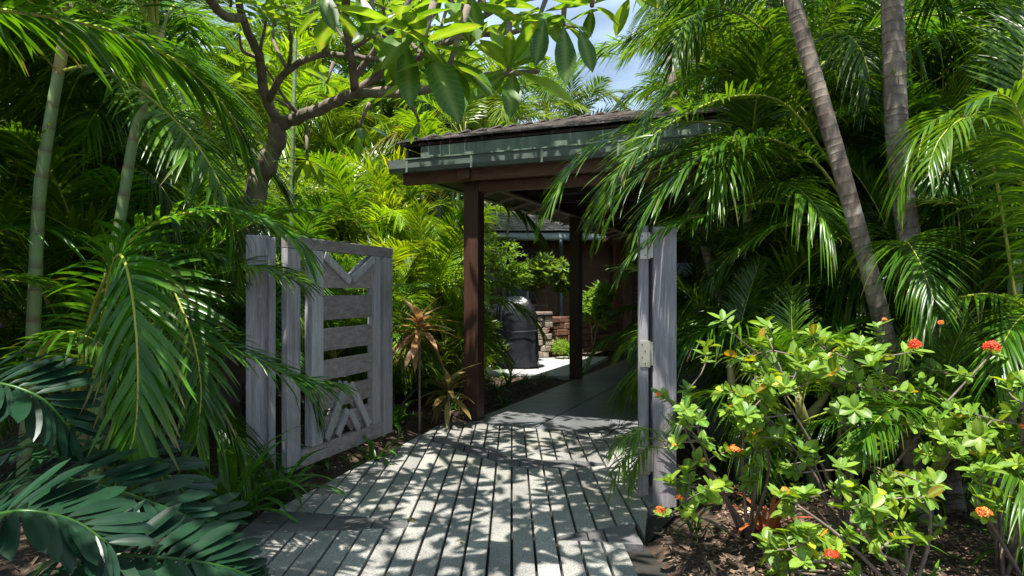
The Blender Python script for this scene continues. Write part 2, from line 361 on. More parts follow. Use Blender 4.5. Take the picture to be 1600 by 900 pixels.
for b, n in ((b1, 4), (b2, 6), (b3, 3)):
    a = max(b['up'][0][0], b['lo'][0][0]); z = min(b['up'][-1][0], b['lo'][-1][0])
    cs = np.linspace(a, z, n + 1); cs[1:-1] += np.array([rnd.uniform(-.05, .05) for _ in range(n - 1)])
    for i in range(n):
        xs_ = np.linspace(cs[i] + .004, cs[i + 1] - .004, 5)
        lo = [np.array((x, pw(b['lo'], x))) for x in xs_]; up = [np.array((x, pw(b['up'], x) + .002)) for x in xs_[::-1]]
        flag(lo + up, z=rnd.uniform(-.003, .002))
# tiled floor under the roof
floor = tag(bpy.data.objects.new('walkway_floor', None), kind='structure'); C.objects.link(floor); W[floor] = np.zeros(3)
MB().hexa([Q(-.2, -.02, -.1), Q(-.2, 3.55, -.1), Q(13, 3.55, -.1), Q(13, -.02, -.1)], [Q(-.2, -.02, -.012), Q(-.2, 3.55, -.012), Q(13, 3.55, -.012), Q(13, -.02, -.012)]).build('joint_bed', M['joint'], floor)
ts = .86
for i in range(15):
    for j in range(4):
        c = Q(-.2 + ts * (i + .5), .0 + ts * (j + .5), -.02 + rnd.uniform(-.001, .001))
        MB().box(c, (ts - .012, ts - .012, .04), VW, UW, bev=.003).build('floor_tile', M['tile'], floor, loc=c)
pt = MB(); pt.hexa([(-.7, 12.6, -.1), (1.05, 12.6, -.1), (2.3, 16.3, -.1), (-.2, 16.3, -.1)], [(-.7, 12.6, -.01), (1.05, 12.6, -.01), (2.3, 16.3, -.01), (-.2, 16.3, -.01)])
tag(pt.build('patio', M['patio']), kind='structure')

# ------------------------------------------------------------------ covered walkway
wk = thing('covered_walkway', 'open walkway pavilion with brown posts, green copper gutter and wood shingle roof', 'pavilion', Q(0, 0))
for (u, v_) in [(0, 0), (4.15, 0), (8.3, 0), (0.0, 3.35), (4.15, 3.35), (8.3, 3.35)]:
    w_ = .19 if u < 8 else .2
    MB().box(Q(u, v_, 1.43), (w_, w_, 2.86), VW, UW, bev=.008).build('post', M['brown_v'], wk)
for v_ in (0, 3.35): MB().box(Q(6, v_, 2.97), (12.6, .16, .22), UW, -VW, bev=.006).build('header_beam', M['brown_h'], wk)
MB().box(Q(-.2, 1.65, 2.92), (5.0, .08, .14), VW, UW, bev=.005).build('front_beam', M['brown_h'], wk)
MB().box(Q(-.02, 1.65, 2.80), (3.2, .1, .12), VW, UW, bev=.005).build('tie_beam', M['brown_h'], wk)
for u in (4.15, 8.3): MB().box(Q(u, 1.65, 2.9), (3.2, .12, .2), VW, UW, bev=.005).build('tie_beam', M['brown_h'], wk)
EL, ER, EF, EB = -.83, 3.66, -.2, 12.5
MB().box(Q(EF - .03, 1.65, 3.215), (ER - EL, .035, .17), VW, UW).build('fascia', M['copper'], wk)
MB().box(Q(6.1, EL - .02, 3.215), (12.5, .035, .17), UW, -VW).build('fascia', M['copper'], wk)
# gutter: U section with seams
def gutter(p, q, outn, mt, name='gutter', hh=.15, wd=.13, par=wk):
    p = np.array(p); q = np.array(q); outn = np.array(outn); up = np.array([0, 0, 1.]); m = MB()
    prof = [(0, hh), (0, 0), (wd * .85, 0), (wd, hh * .3), (wd, hh), (wd - .012, hh), (wd - .012, hh * .32), (wd * .82, .01), (.012, .01), (.012, hh)]
    n = len(prof); v = [r + outn * a + up * b for r in (p, q) for a, b in prof]
    m.add(v, [(i, (i + 1) % n, n + (i + 1) % n, n + i) for i in range(n)])
    for e in (p, q): m.add([e, e + outn * wd * .85, e + outn * wd + up * hh * .3, e + outn * wd + up * hh, e + up * hh], [(0, 1, 2, 3, 4)])
    g = m.build(name, mt, par)
    return g
gut = gutter(Q(EF - .05, EL - .14, 2.985), Q(EF - .05, ER + .12, 2.985), -UW, M['copper_gutter'])
MB().box(Q(EF - .05 - .137, 1.65, 3.132), (ER - EL + .26, .012, .014), VW, UW).build('gutter_lip', M['copper'], gut)
for k in range(6):
    c = Q(EF - .05 - .132, EL + .12 + k * .86, 3.055); MB().box(c, (.028, .012, .16), VW, UW).build('gutter_seam', M['copper'], gut)
gutter(Q(EF - .05, EL - .04, 2.985), Q(12.4, EL - .04, 2.985), -VW, M['copper'])
# soffit deck (sloping underside) and hip roof with shingles
pitch = math.tan(R(17)); ze = 3.345; half = (ER - EL) / 2; cv = (ER + EL) / 2; rz = half * pitch
rp = [Q(EF - .03, EL - .02, ze), Q(EF - .03, ER + .02, ze), Q(EB, ER + .02, ze), Q(EB, EL - .02, ze), Q(EF + half, cv, ze + rz), Q(EB, cv, ze + rz)]
m = MB(); m.add(rp, [(0, 1, 4), (1, 2, 5, 4), (3, 0, 4, 5)]); m.add([p + np.array([0, 0, -.03]) for p in rp], [(4, 1, 0), (4, 5, 2, 1), (5, 4, 0, 3)]); m.add([rp[0], rp[1], rp[1] - [0, 0, .03], rp[0] - [0, 0, .03]], [(0, 3, 2, 1)])
m.build('roof_deck', M['soffit'], wk)
MB().hexa([Q(EF, EL, 3.0), Q(EF, ER, 3.0), Q(EB, ER, 3.0), Q(EB, EL, 3.0)], [Q(EF, EL, 3.03), Q(EF, ER, 3.03), Q(EB, ER, 3.03), Q(EB, EL, 3.03)]).build('ceiling_boards', M['soffit'], wk)
def shingles(e0, e1, apexdir, rows, parent, single, wd=.19, expo=.16, hip=1.0, mt=None, nm='shingle', hip2=None):
    e0 = np.array(e0); e1 = np.array(e1); X = nrm(e1 - e0); L = np.linalg.norm(e1 - e0); A = nrm(np.array(apexdir)); N = np.cross(X, A); N = N if N[2] > 0 else -N
    hip2 = hip if hip2 is None else hip2
    big = MB(); cnt = 0
    for r in range(rows):
        d = r * expo; x0 = d * hip; x1 = L - d * hip2; x = x0 + rnd.uniform(-.1, 0)
        while x < x1:
            ww = wd * rnd.uniform(.6, 1.15); a = max(x, x0); b = min(x + ww, x1); x += ww
            if b - a < .03: continue
            c = e0 + X * (a + b) / 2 + A * (d + .10 + rnd.uniform(-.018, .012)) + N * (.022 + rnd.uniform(0, .006))
            Y = nrm(A - N * .09)
            if single and cnt < single: MB().box(c, (b - a - .006, .27, .016), X, Y).build(nm, mt or M['shingle'], parent, loc=c); cnt += 1
            else: big.box(c, (b - a - .006, .27, .016), X, Y)
    if big.n: tag(big.build(nm + 's_beyond', mt or M['shingle'], parent), kind='stuff')
cf = 1 / math.sqrt(1 + pitch ** 2)
shingles(Q(EF - .06, EL - .04, ze), Q(EF - .06, ER + .04, ze), UW + np.array([0, 0, pitch]), 15, wk, 170, hip=cf)
shingles(Q(EF - .06, EL - .04, ze), Q(EB, EL - .04, ze), VW + np.array([0, 0, pitch]), 15, wk, 0, hip=cf, hip2=0)
# battens under the left eave and along the header, bounced light put into their paleness
MB().bar(Q(.1, .11, 2.84), Q(11.9, .11, 2.84), .035, .03).build('ceiling_batten', M['strip'], wk)
for k in range(13):
    u = .55 + k * .62; MB().bar(Q(u, .12, 2.85), Q(u, -.3, 2.74), .03, .03).build('batten', M['strip'], wk)
for k in range(12):
    u = .6 + k * .95; MB().bar(Q(u, .1, 2.95), Q(u, 3.3, 2.95), .05, .09).build('rafter', M['soffit'], wk)
MB().tube([Q(.5, 1.2, 2.99), Q(.5, 1.2, 2.93)], [.09, .07], 14).build('ceiling_light', M['black'], wk)

# ------------------------------------------------------------------ gates
def gate_leaf(root, N, Fp, thick=.05):
    N = np.array(N); Fp = np.array(Fp); D = Fp - N; Lg = np.linalg.norm(D[:2]); X = np.array([D[0], D[1], 0]) / Lg; Yv = np.cross((0, 0, 1), X)
    def pt(t, z, o=0.): return N * [1, 1, 0] + X * t * Lg + np.array([0, 0, z]) + Yv * o
    def up(t0, t1, z0, z1, th, name, mt='grey_v', off=0.): return MB().box(pt((t0 + t1) / 2, (z0 + z1) / 2, off), ((t1 - t0) * Lg, th, z1 - z0), X, bev=.004).build(name, M[mt], root)
    up(0, .1, .11, 1.89, .06, 'stile'); up(.895, 1, .11, 1.89, .06, 'stile')
    for z0, z1 in ((1.892, 1.99), (.11, .25)):
        a, b = (0, 1) if z0 > 1 else (.102, .893)
        up(a, b, z0, z1, .06 if z0 < 1 else .064, 'rail', 'grey_h')
    up(.185, .282, .252, 1.89, .075, 'inner_stile', 'grey_p'); up(.775, .850, .252, 1.89, .075, 'inner_stile', 'grey_p')
    pp = [pt(t_, z_, o_) for o_ in (-.013, .013) for t_, z_ in ((.283, 1.58), (.774, 1.58), (.774, 1.84), (.54, 1.63), (.283, 1.84))]
    MB().add(pp, [(4, 3, 0), (3, 1, 0), (3, 2, 1), (5, 8, 9), (5, 6, 8), (6, 7, 8)] + [(i, (i + 1) % 5, 5 + (i + 1) % 5, 5 + i) for i in range(5)]).build('slat', M['grey_h'], root)
    for z0, z1 in ((1.30, 1.512), (1.032, 1.228), (.78, .952), (.522, .70), (.335, .465)): up(.283, .774, z0, z1, .026, 'slat', 'grey_h')
    def br(t0, z0, t1, z1, wd=.055, o=.028): MB().bar(pt(t0, z0, o), pt(t1, z1, o), wd, .026, Yv, bev=.003).build('brace', M['grey_p'], root)
    for o in (.030, -.030):
        br(.29, 1.86, .53, 1.64, .07, o); br(.77, 1.86, .53 + .025, 1.66, .07, o * 1.02)
        br(.50, .72, .31, .27, .075, o); br(.535, .70, .725, .27, .075, o * 1.02); br(.505, .475, .41, .27, .065, o * 1.04); br(.525, .45, .615, .27, .065, o * 1.07)
def hinge(parent, c, X, n, h=.19):
    X = np.array(X, float); n = np.array(n, float); c = np.array(c, float)
    r = MB().box(c, (.055, .006, h), X, n, bev=.001).build('hinge', M['steel'], parent)
    MB().tube([c + X * .036 + n * .006 - [0, 0, h / 2], c + X * .036 + n * .006 + [0, 0, h / 2]], .011, 8).build('knuckle', M['steel'], r)
    for i in range(4):
        cc = c + X * (-.013 if i % 2 else .010) + n * .0045 + np.array([0, 0, (i - 1.5) * h * .24]); MB().tube([cc - n * .002, cc + n * .0015], .0055, 6).build('screw', M['screw'], r)
lg = thing('garden_gate', 'left open gate leaf of grey slats with a V brace above and A brace below', 'gate', (-1.8, 5.4, 0))
gate_leaf(lg, (-1.8, 5.4, 0), (-1.25, 7.0, 0))
gp = thing('gate_post', 'wide weathered post behind the fronds, carrying the slatted left gate', 'post', (-1.97, 5.42, 0))
MB().box((-2.02, 5.42, .98), (.17, .17, 2.02), (.94, .34, 0), bev=.006).build('shaft', M['grey_v'], gp)
MB().box((-1.885, 5.36, .98), (.055, .07, 1.98), (.94, .34, 0), bev=.004).build('jamb', M['grey_v'], gp)
gpr = thing('gate_post', 'tall square grey post with steel hinges at the right of the entrance', 'post', (1.1, 5.0, 0))
MB().box((1.105, 5.06, .995), (.178, .178, 2.05), (1, .1, 0), bev=.006).build('shaft', M['grey_v'], gpr)
rg = thing('garden_gate', 'right gate leaf folded back and seen edge on beside the hinged post', 'gate', (.965, 5.0, 0))
gate_leaf(rg, (.968, 4.99, 0), (1.345, 6.62, 0))
MB().box((.948, 4.945, 1.05), (.068, .03, 1.95), (1, .1, 0), bev=.003).build('edge_strip', M['grey_v'], rg)
for py in (384, 553, 720):
    z = 1.55 + (455 - py) / F * 4.93; hinge(rg, (.950, 4.925, z), (.995, .1, 0), (.1, -.995, 0), .19)
    MB().box((1.004, 4.96, z), (.035, .02, .17), (.995, .1, 0)).build('hinge_plate', M['steel'], gpr)

# ------------------------------------------------------------------ house, terrace wall, grill
hs = thing('house', 'brown house with dark window, shingle roof and pale blue gutter beyond the walkway', 'house', (2, 19.6, 0))
def Hb(c, s, name, mt, **k): return MB().box(c, s, **k).build(name, mt if not isinstance(mt, str) else M[mt], hs)
Hb((2.5, 19.85, 1.55), (9, .2, 3.1), 'wall', 'wallh')
for k in range(7): Hb((-.6 + k * 1.15, 19.735, 1.6), (.07, .03, 3.0), 'batten', 'brown_v')
wf = Hb((.20, 19.70, 1.95), (1.1, .06, 1.5), 'window', 'brown_v')
MB().box((.20, 19.655, 1.95), (.95, .02, 1.35)).build('pane', M['glass'], wf)
for x in (-.05, .45): MB().box((x, 19.63, 1.95), (.05, .03, 1.38)).build('mullion', M['gutter'], wf)
gutter((-1.5, 19.0, 2.98), (7, 19.0, 2.98), (0, -1, 0), M['gutter'], par=hs, hh=.17)
Hb((2.7, 19.04, 3.09), (8.5, .04, .26), 'fascia', 'gutter'); Hb((2.7, 19.4, 2.955), (8.5, .7, .03), 'soffit', 'soffit')
m = MB(); m.add([(-1.6, 18.95, 3.2), (7, 18.95, 3.2), (7, 22.5, 4.65), (-1.6, 22.5, 4.65), (-1.6, 26, 3.2), (7, 26, 3.2)], [(0, 1, 2, 3), (3, 2, 5, 4)]); m.build('roof', M['soffit'], hs)
shingles((-1.6, 18.9, 3.21), (7, 18.9, 3.21), (0, 3.55, 1.45), 22, hs, 0, .25, .17, hip=0, nm='roof_shingle')
dp = smooth([(1.36, 18.93, 2.97), (1.36, 18.95, 2.85), (1.40, 19.2, 2.7), (1.42, 19.6, 2.5), (1.42, 19.62, 2.2), (1.42, 19.62, .2)], 26)
MB().tube(dp, .055, 10).build('downpipe', M['pipe'], hs, smooth=True)
Hb((2.80, 18.0, 1.5), (.22, .22, 3.0), 'corner_post', 'redpost', bev=.01)
Hb((3.2, 18.2, 2.95), (1.4, 1.4, .12), 'porch_beam', 'brown_h')
# retaining wall of red brown blocks
rw = thing('retaining_wall', 'low terrace wall of red brown stone blocks beside the corner post', 'wall', (.9, 16.4, 0))
A_, B_ = np.array([.86, 16.45, 0]), np.array([2.68, 17.9, 0]); Xw = nrm(B_ - A_); Lw = np.linalg.norm(B_ - A_); Yw = np.cross((0, 0, 1), Xw)
MB().box((A_ + B_) / 2 + [0, 0, .44] + Yw * .1, (Lw, .2, .86), Xw).build('core', M['joint'], rw)
for r in range(6):
    x = -.2 * (r % 2); z = .085 + r * .155
    while x < Lw - .05:
        l = rnd.uniform(.34, .6); a = max(x, 0); b = min(x + l, Lw); x += l
        if b - a < .08: continue
        c = A_ + Xw * (a + b) / 2 + np.array([0, 0, z]) - Yw * (.03 + rnd.uniform(0, .02)); MB().box(c, (b - a - .014, .2, .14), Xw, bev=.012).build('block', M['block'], rw, loc=c)
sp = thing('stone_pillar', 'squat rough stone pillar between the covered grill and block wall', 'pillar', (.74, 16.1, 0))
for r in range(7):
    z = .07 + r * .14
    for s_ in (-1, 1):
        o_ = rnd.uniform(-.05, .05); wl = .17 + s_ * o_
        c = np.array([.74 + s_ * (wl / 2 + .0) + o_, 16.1, z]); MB().box(c, (wl - .008, .3 + rnd.uniform(-.02, .03), .13), (1, rnd.uniform(-.06, .06), 0), bev=.016).build('stone', M['rubble'], sp, loc=c)
MB().box((.74, 16.1, 1.03), (.42, .38, .07), bev=.012).build('cap', M['rubble'], sp)
lw = thing('garden_wall', 'dark low stone wall behind the covered grill', 'wall', (-.4, 17.2, 0))
for r in range(7):
    for k in range(6):
        c = np.array([-1.6 + k * .42 + .2 * (r % 2), 17.2 - rnd.uniform(0, .03), .08 + r * .16]); MB().box(c, (.405, .25, .145), bev=.015).build('stone', M['rubble'], lw, loc=c)
MB().box((-.42, 17.2, 1.19), (2.7, .3, .06), bev=.01).build('coping', M['rubble'], lw)
pk = thing('brick_wall', 'pinkish brick wall seen beyond the farthest walkway post', 'wall', (3.6, 18.8, 0))
for r in range(14):
    for k in range(5):
        c = np.array([2.98 + k * .3 + .15 * (r % 2), 18.6, .07 + r * .12]); MB().box(c, (.285, .12, .105), bev=.006).build('brick', M['pink'], pk, loc=c)
MB().box((3.7, 18.66, .85), (1.75, .1, 1.68)).build('core', M['joint'], pk)
bd = thing('surface', 'pale blue door glimpsed between the gate post and palm fronds', 'surface', (3.65, 14.2, 0))  # panel built for a pale bluish surface of unknown kind
MB().box((3.42, 13.4, 1.05), (.46, .05, 2.1), bev=.006).build('panel', M['blue'], bd)
MB().box((3.42, 13.37, 1.6), (.3, .03, .7), bev=.006).build('inset', M['blue'], bd)
MB().box((3.42, 13.37, .6), (.3, .03, .8), bev=.006).build('inset', M['blue'], bd)
# covered grill: draped cover
gr = thing('covered_grill', 'tall barbecue grill under a creased black cover on the sunny patio', 'grill', (.02, 14.0, 0))
NU, rows = 72, [(.03, 1.06), (.1, 1.0), (.2, 1.02), (.35, .98), (.5, 1.0), (.62, .96), (.74, .97), (.85, 1.0), (.93, .97), (1.02, .98), (1.1, .92), (1.25, .80), (1.36, .66), (1.42, .4), (1.44, 0)]
m = MB(); v = []
for z, s_ in rows:
    for j in range(NU):
        t = 2 * math.pi * j / NU; ct, st = math.cos(t), math.sin(t); e = .42
        x = .47 * math.copysign(abs(ct) ** e, ct) * s_; y = .33 * math.copysign(abs(st) ** e, st) * s_
        k = 1 + .03 * math.sin(t * 9 + z * 3 + 1.2 * math.sin(z * 5)) * (1.2 - z / 1.6) + .012 * math.sin(t * 17 - z * 7) * (z < 1.3)
        v.append((.06 + x * k, 14.0 + y * k, z + .015 * math.sin(t * 5 + z * 4)))
f = [(i * NU + j, i * NU + (j + 1) % NU, (i + 1) * NU + (j + 1) % NU, (i + 1) * NU + j) for i in range(len(rows) - 1) for j in range(NU)]
m.add(v, f); m.build('cover', M['cover'], gr, smooth=True)
m = MB(); m.tube(smooth([(-.42, 13.66, .75), (-.1, 13.63, .73), (.25, 13.63, .74), (.54, 13.66, .76)], 12), .012, 6); m.build('drawcord', M['black'], gr)
for dx in (-.3, .4):
    for dy in (-.2, .2): MB().tube([(.02 + dx, 14 + dy, -.01), (.02 + dx, 14 + dy, .09)], .04, 10).build('wheel', M['black'], gr)

# ------------------------------------------------------------------ foliage builders
rg_ = np.random.default_rng(11)
def frond_mesh(name, path, n=48, s0=.2, Lm=.5, wd=.03, a0=78, a1=28, lift=25, droop=.28, seed=0, cheap=False, upv=(0, 0, 1), r0=.014, lifts=None, dry=.15, tintlo=0., tinthi=1., mats=None, miss=0.):
    rg = np.random.default_rng(seed); path = np.array(path, float)
    seg = np.linalg.norm(np.diff(path, axis=0), axis=1); cum = np.concatenate([[0], np.cumsum(seg)]); cum /= cum[-1]
    T_ = nrm(np.gradient(path, axis=0))
    q = (np.arange(n) + .5) / n; Vv = []; Ff = []; MI = []; Tn = []; Dr = []; base = 0
    u = np.array([0, .12, .35, .6, .82, 1.]) if not cheap else np.array([0, .2, .6, 1.]); pf = np.array([.35, .9, 1, .85, .5, .04]) if not cheap else np.array([.4, 1, .85, .05])
    K = len(u)
    for sd in (-1, 1):
        qq = np.clip(q + rg.uniform(-.3, .3, n) / n, 0, 1); s = s0 + (1 - s0) * qq
        keep = rg.random(n) > miss; qq = qq[keep]; s = s[keep]; N_ = len(s)
        p = np.stack([np.interp(s, cum, path[:, i]) for i in range(3)], 1); t = nrm(np.stack([np.interp(s, cum, T_[:, i]) for i in range(3)], 1))
        upa = np.array(upv, float)[None, :] + t * 0; B = nrm(np.cross(t, upa)); U = np.cross(B, t)
        ang = np.radians(a0 + (a1 - a0) * qq + rg.normal(0, 5, N_)); lf = np.radians(lift + rg.normal(0, 8, N_))
        d = np.cos(ang)[:, None] * t + (np.sin(ang) * np.cos(lf))[:, None] * B * sd + (np.sin(ang) * np.sin(lf))[:, None] * U
        L = Lm * np.sin(np.pi * (.16 + .74 * qq)) ** .75 * rg.uniform(.85, 1.1, N_); L *= np.where(rg.random(N_) < .05, .55, 1)
        dr = droop * rg.uniform(.6, 1.5, N_); sway = rg.normal(0, .06, N_)
        c = p[:, None] + L[:, None, None] * (u[None, :, None] * d[:, None]) + (L * sway)[:, None, None] * (u ** 2)[None, :, None] * t[:, None]
        c = c - (L * dr)[:, None, None] * (u ** 2.2)[None, :, None] * np.array([0, 0, 1.])
        # keep length
        dv = np.gradient(c, axis=1); tt = nrm(dv)
        wv = t[:, None] - (t[:, None] * tt).sum(-1, keepdims=True) * tt; wv = nrm(wv); nn = np.cross(tt, wv); nn *= np.sign(nn[..., 2:3] + 1e-6)
        hw = (wd * .5 * (.6 + .4 * np.sin(np.pi * (.1 + .8 * qq))) * rg.uniform(.85, 1.15, N_))[:, None, None] * pf[None, :, None]
        if cheap:
            vv = np.stack([c - wv * hw, c + wv * hw], 2).reshape(-1, 3); cols = 2
        else:
            vv = np.stack([c - wv * hw + nn * hw * .35, c, c + wv * hw + nn * hw * .35], 2).reshape(-1, 3); cols = 3
        Vv.append(vv); tn = np.repeat(rg.uniform(tintlo, tinthi, N_), K * cols); Tn.append(tn)
        dd = (rg.random(N_) < dry)[:, None] * np.clip((u - .75) * 4, 0, 1)[None, :] + 0 * u; Dr.append(np.repeat(dd.reshape(-1), cols))
        i0 = base + np.arange(N_)[:, None, None] * K * cols + np.arange(K - 1)[None, :, None] * cols + np.arange(cols - 1)[None, None, :]
        i0 = i0.reshape(-1); Ff.append(np.stack([i0, i0 + 1, i0 + 1 + cols, i0 + cols], 1)); MI += [0] * len(i0); base += N_ * K * cols
    # rachis
    S = 5; Kp = len(path); upa = np.array(upv, float); rv = []
    for k in range(Kp):
        B = nrm(np.cross(T_[k], upa)); U = np.cross(B, T_[k]); r = r0 * (1 - .82 * k / (Kp - 1))
        for j in range(S): a = 2 * math.pi * j / S; rv.append(path[k] + r * (B * math.cos(a) + U * math.sin(a)))
    Vv.append(np.array(rv)); Tn.append(np.full(Kp * S, .5)); Dr.append(np.zeros(Kp * S))
    rf = [(base + k * S + j, base + k * S + (j + 1) % S, base + (k + 1) * S + (j + 1) % S, base + (k + 1) * S + j) for k in range(Kp - 1) for j in range(S)]
    Ff.append(np.array(rf)); MI += [1] * len(rf)
    return mesh(name, np.concatenate(Vv), np.concatenate(Ff), mats or [M['palm'], M['rachis']], True, MI, {'tint': np.concatenate(Tn), 'dry': np.concatenate(Dr)})
def arc(e0, e1, L, side=0., n=14, pw_=1.3):
    p = [np.zeros(3)]
    for k in range(n - 1):
        s = (k + .5) / (n - 1); e = R(e0 + (e1 - e0) * s ** pw_); h = side * s * s
        p.append(p[-1] + L / (n - 1) * np.array([math.cos(e) * math.cos(h), math.cos(e) * math.sin(h), math.sin(e)]))
    return np.array(p)
FR = []                                                  # (age, mesh) shared by the generic palms
for age, (e0, e1) in enumerate([(86, 48), (76, 5), (62, -32), (46, -58), (30, -74)]):
    for k in range(4):
        FR.append((age, frond_mesh('frond', arc(e0 + rnd.uniform(-5, 5), e1 + rnd.uniform(-10, 10), 2.0, rnd.uniform(-.5, .5)), 66, .2, .58, .0235, 70, 24, 30 - age * 4, .2 + .09 * age, seed=age * 10 + k, dry=.12)))
FRc = []
for age, (e0, e1) in enumerate([(84, 45), (74, 0), (58, -35), (42, -60), (25, -75)]):
    for k in range(3):
        FRc.append((age, frond_mesh('frond', arc(e0, e1, 2.0, rnd.uniform(-.5, .5), 9), 52, .18, .60, .029, 70, 24, 28 - age * 4, .2 + .08 * age, seed=99 + age * 10 + k, cheap=True)))
def crown(root, tip, nf, L, far=False, col=(1, 1, 1), axis=(0, 0, 1), amax=4, amin=0, azs=None, name='frond'):
    a0 = rnd.uniform(0, 6.28); src = FRc if far else FR
    for k in range(nf):
        age = amin + (amax - amin) * (k / max(1, nf - 1)); a = int(round(age + rnd.uniform(-.35, .35))); a = max(0, min(4, a))
        me = rnd.choice([m_ for g_, m_ in src if g_ == a]); t = a0 + k * 2.4 + rnd.uniform(-.3, .3)
        if azs: t = R(rnd.uniform(*azs))
        s_ = L / 2.0 * rnd.uniform(.85, 1.1) * (1 if a else .8)
        X = np.array([math.cos(t), math.sin(t), 0]); tl = rnd.uniform(-.12, .12); up = np.array(axis, float) + np.array([-math.sin(t), math.cos(t), 0]) * tl
        dead = a == 4 and rnd.random() < .04; up = nrm(up); X = nrm(X - up * (X @ up)); g = rnd.uniform(.82, 1.15)
        o = place(me, name, root, np.array(tip) - np.array([0, 0, .03 * k * .5]), X, up, (s_, s_, s_), (2.6, .95, 1.8) if dead else (col[0] * g * 1.6, col[1] * g * 1.12, col[2] * g) if rnd.random() < .1 else (col[0] * g * rnd.uniform(.85, 1.2), col[1] * g, col[2] * g))
def ring_tube(pts, r0, r1, sp, sides=10, bulge=.1, jit=.3):
    pts = np.array(pts); seg = np.linalg.norm(np.diff(pts, axis=0), axis=1); cum = np.concatenate([[0], np.cumsum(seg)]); L = cum[-1]
    s = 0; st = []
    while s < L: st.append(s); s += sp * (1 + rnd.uniform(-jit, jit))
    S_, A_, Rr = [], [], []
    for i, a in enumerate(st):
        b = st[i + 1] if i + 1 < len(st) else L
        for f_, aa, rr in ((0, .85, 1 + bulge), (.12, .5, 1 - bulge * .3), (.3, 0, 1 - bulge * .2), (.85, 0, 1 + bulge * .25), (.97, .2, 1 + bulge * .8)):
            S_.append(a + (b - a) * f_); A_.append(aa); Rr.append(rr)
    S_ = np.array(S_); P_ = np.stack([np.interp(S_, cum, pts[:, i]) for i in range(3)], 1); r = (r0 + (r1 - r0) * S_ / L) * np.array(Rr)
    m = MB(); m.tube(P_, r, sides, 0, np.array(A_)); return m
def palm(label, x, y, canes, nf=9, L=2.0, far=False, col=(1, 1, 1), group=None, trunk=False, cat='palm', name='areca_palm', shaft=True, amax=4, amin=0, azs=None):
    z0 = gh(x, y); root = thing(name, label, cat, (x, y, z0), group)
    for (dx, dy, h, lx, ly, r) in canes:
        b = np.array([x + dx, y + dy, gh(x + dx, y + dy) - .05]); tip = b + np.array([lx, ly, h])
        pts = smooth([b, b + np.array([lx * .25, ly * .25, h * .4]), b + np.array([lx * .62, ly * .62, h * .75]), tip], 20)
        ring_tube(pts, r * 1.15, r * .85, .07 if trunk else .16, 6 if far else 10, .07 if trunk else .05).build('trunk' if trunk else 'cane', M['trunk'] if trunk else M['cane'], root, smooth=True)
        d = nrm(tip - pts[-3])
        if shaft: MB().tube([tip - d * .03, tip + d * .15, tip + d * .45], [r * 1.0, r * 1.15, r * .5], 8, 0, 0.).build('crownshaft', M['shaft'], root, smooth=True)
        crown(root, tip + d * .3, nf, L, far, col, axis=nrm(np.array([lx * .15, ly * .15, 1])), amax=amax, amin=amin, azs=azs)
    return root
def cl(n, h0, h1, sp=.3, lean=.45, r=.035):              # n canes fanning out of one clump
    o = []; a0 = rnd.uniform(0, 6.28)
    for k in range(n):
        a = a0 + k * 2.4; d = sp * math.sqrt((k + .3) / n); hh = h0 + (h1 - h0) * rnd.random(); o.append((math.cos(a) * d, math.sin(a) * d, hh, math.cos(a) * lean * rnd.random(), math.sin(a) * lean * rnd.random(), r * rnd.uniform(.8, 1.2)))
    return o
SHADE = (.95, 1.05, .9); SUNLIT_YEL = (2.2, 1.6, .75); NOR = (1, 1, 1)  # frond tints: shade and yellow sunlight put into the colour; NOR is plain

# left palms ---------------------------------------------------------------
lp = thing('areca_palm', 'near left palm with two thick pale green ringed canes', 'palm', (-3.2, 4.75, gh(-3.2, 4.75)))
for pts, r in (([(-3.45, 4.8, -.05), P(50, 560, 4.75), P(60, 330, 4.7), P(75, 210, 4.7), P(92, 110, 4.7)], .042), ([(-3.0, 4.9, -.05), P(160, 520, 4.9), P(190, 330, 4.9), P(208, 220, 4.9), P(226, 150, 4.85)], .040)):
    pts = smooth(pts, 30); ring_tube(pts, r * 1.2, r * .85, .2, 12, .05).build('cane', M['cane'], lp, smooth=True)
    d = nrm(pts[-1] - pts[-3]); MB().tube([pts[-1] - d * .03, pts[-1] + d * .2, pts[-1] + d * .5], [r * .9, r * .95, r * .4], 10).build('crownshaft', M['shaft'], lp, smooth=True)
    crown(lp, pts[-1] + d * .35, 9, 2.0, False, SHADE, amax=3.6, azs=(95, 320))
LP = [
 ('bushy palm clump filling the far left edge above the broad blue leaves', -4.6, 4.2, cl(5, .8, 2.2, .4), 8, 1.9, SHADE),
 ('short shaded palm clump low between the two pale canes', -3.3, 5.7, cl(5, .4, 1.5, .35), 8, 1.7, SHADE),
 ('tall palm clump rising on the bank left of the frangipani', -4.4, 7.2, cl(5, 1.2, 3.2, .45), 9, 2.1, NOR),
 ('palm clump on the mulched bank behind the gate post', -3.4, 8.4, cl(4, .3, 1.3, .4), 8, 1.7, NOR),
 ('tall palm at the top left corner overhanging the canes', -5.6, 6.3, cl(4, 2.6, 4.2, .5), 9, 2.3, SHADE),
 ('palm clump filling the shade between the two pale canes and the trunk', -3.9, 6.4, cl(6, .8, 2.4, .4), 9, 1.9, NOR),
 ('low palm clump directly behind the slatted gate', -2.35, 8.6, cl(4, .2, .9, .3), 8, 1.4, NOR),
]
for (lb, x, y, cn, nf, L, col) in LP: palm(lb, x, y, cn, nf, L, False, col, 'palms left of the gate', azs=(100, 310) if 'frangipani' in lb else None)
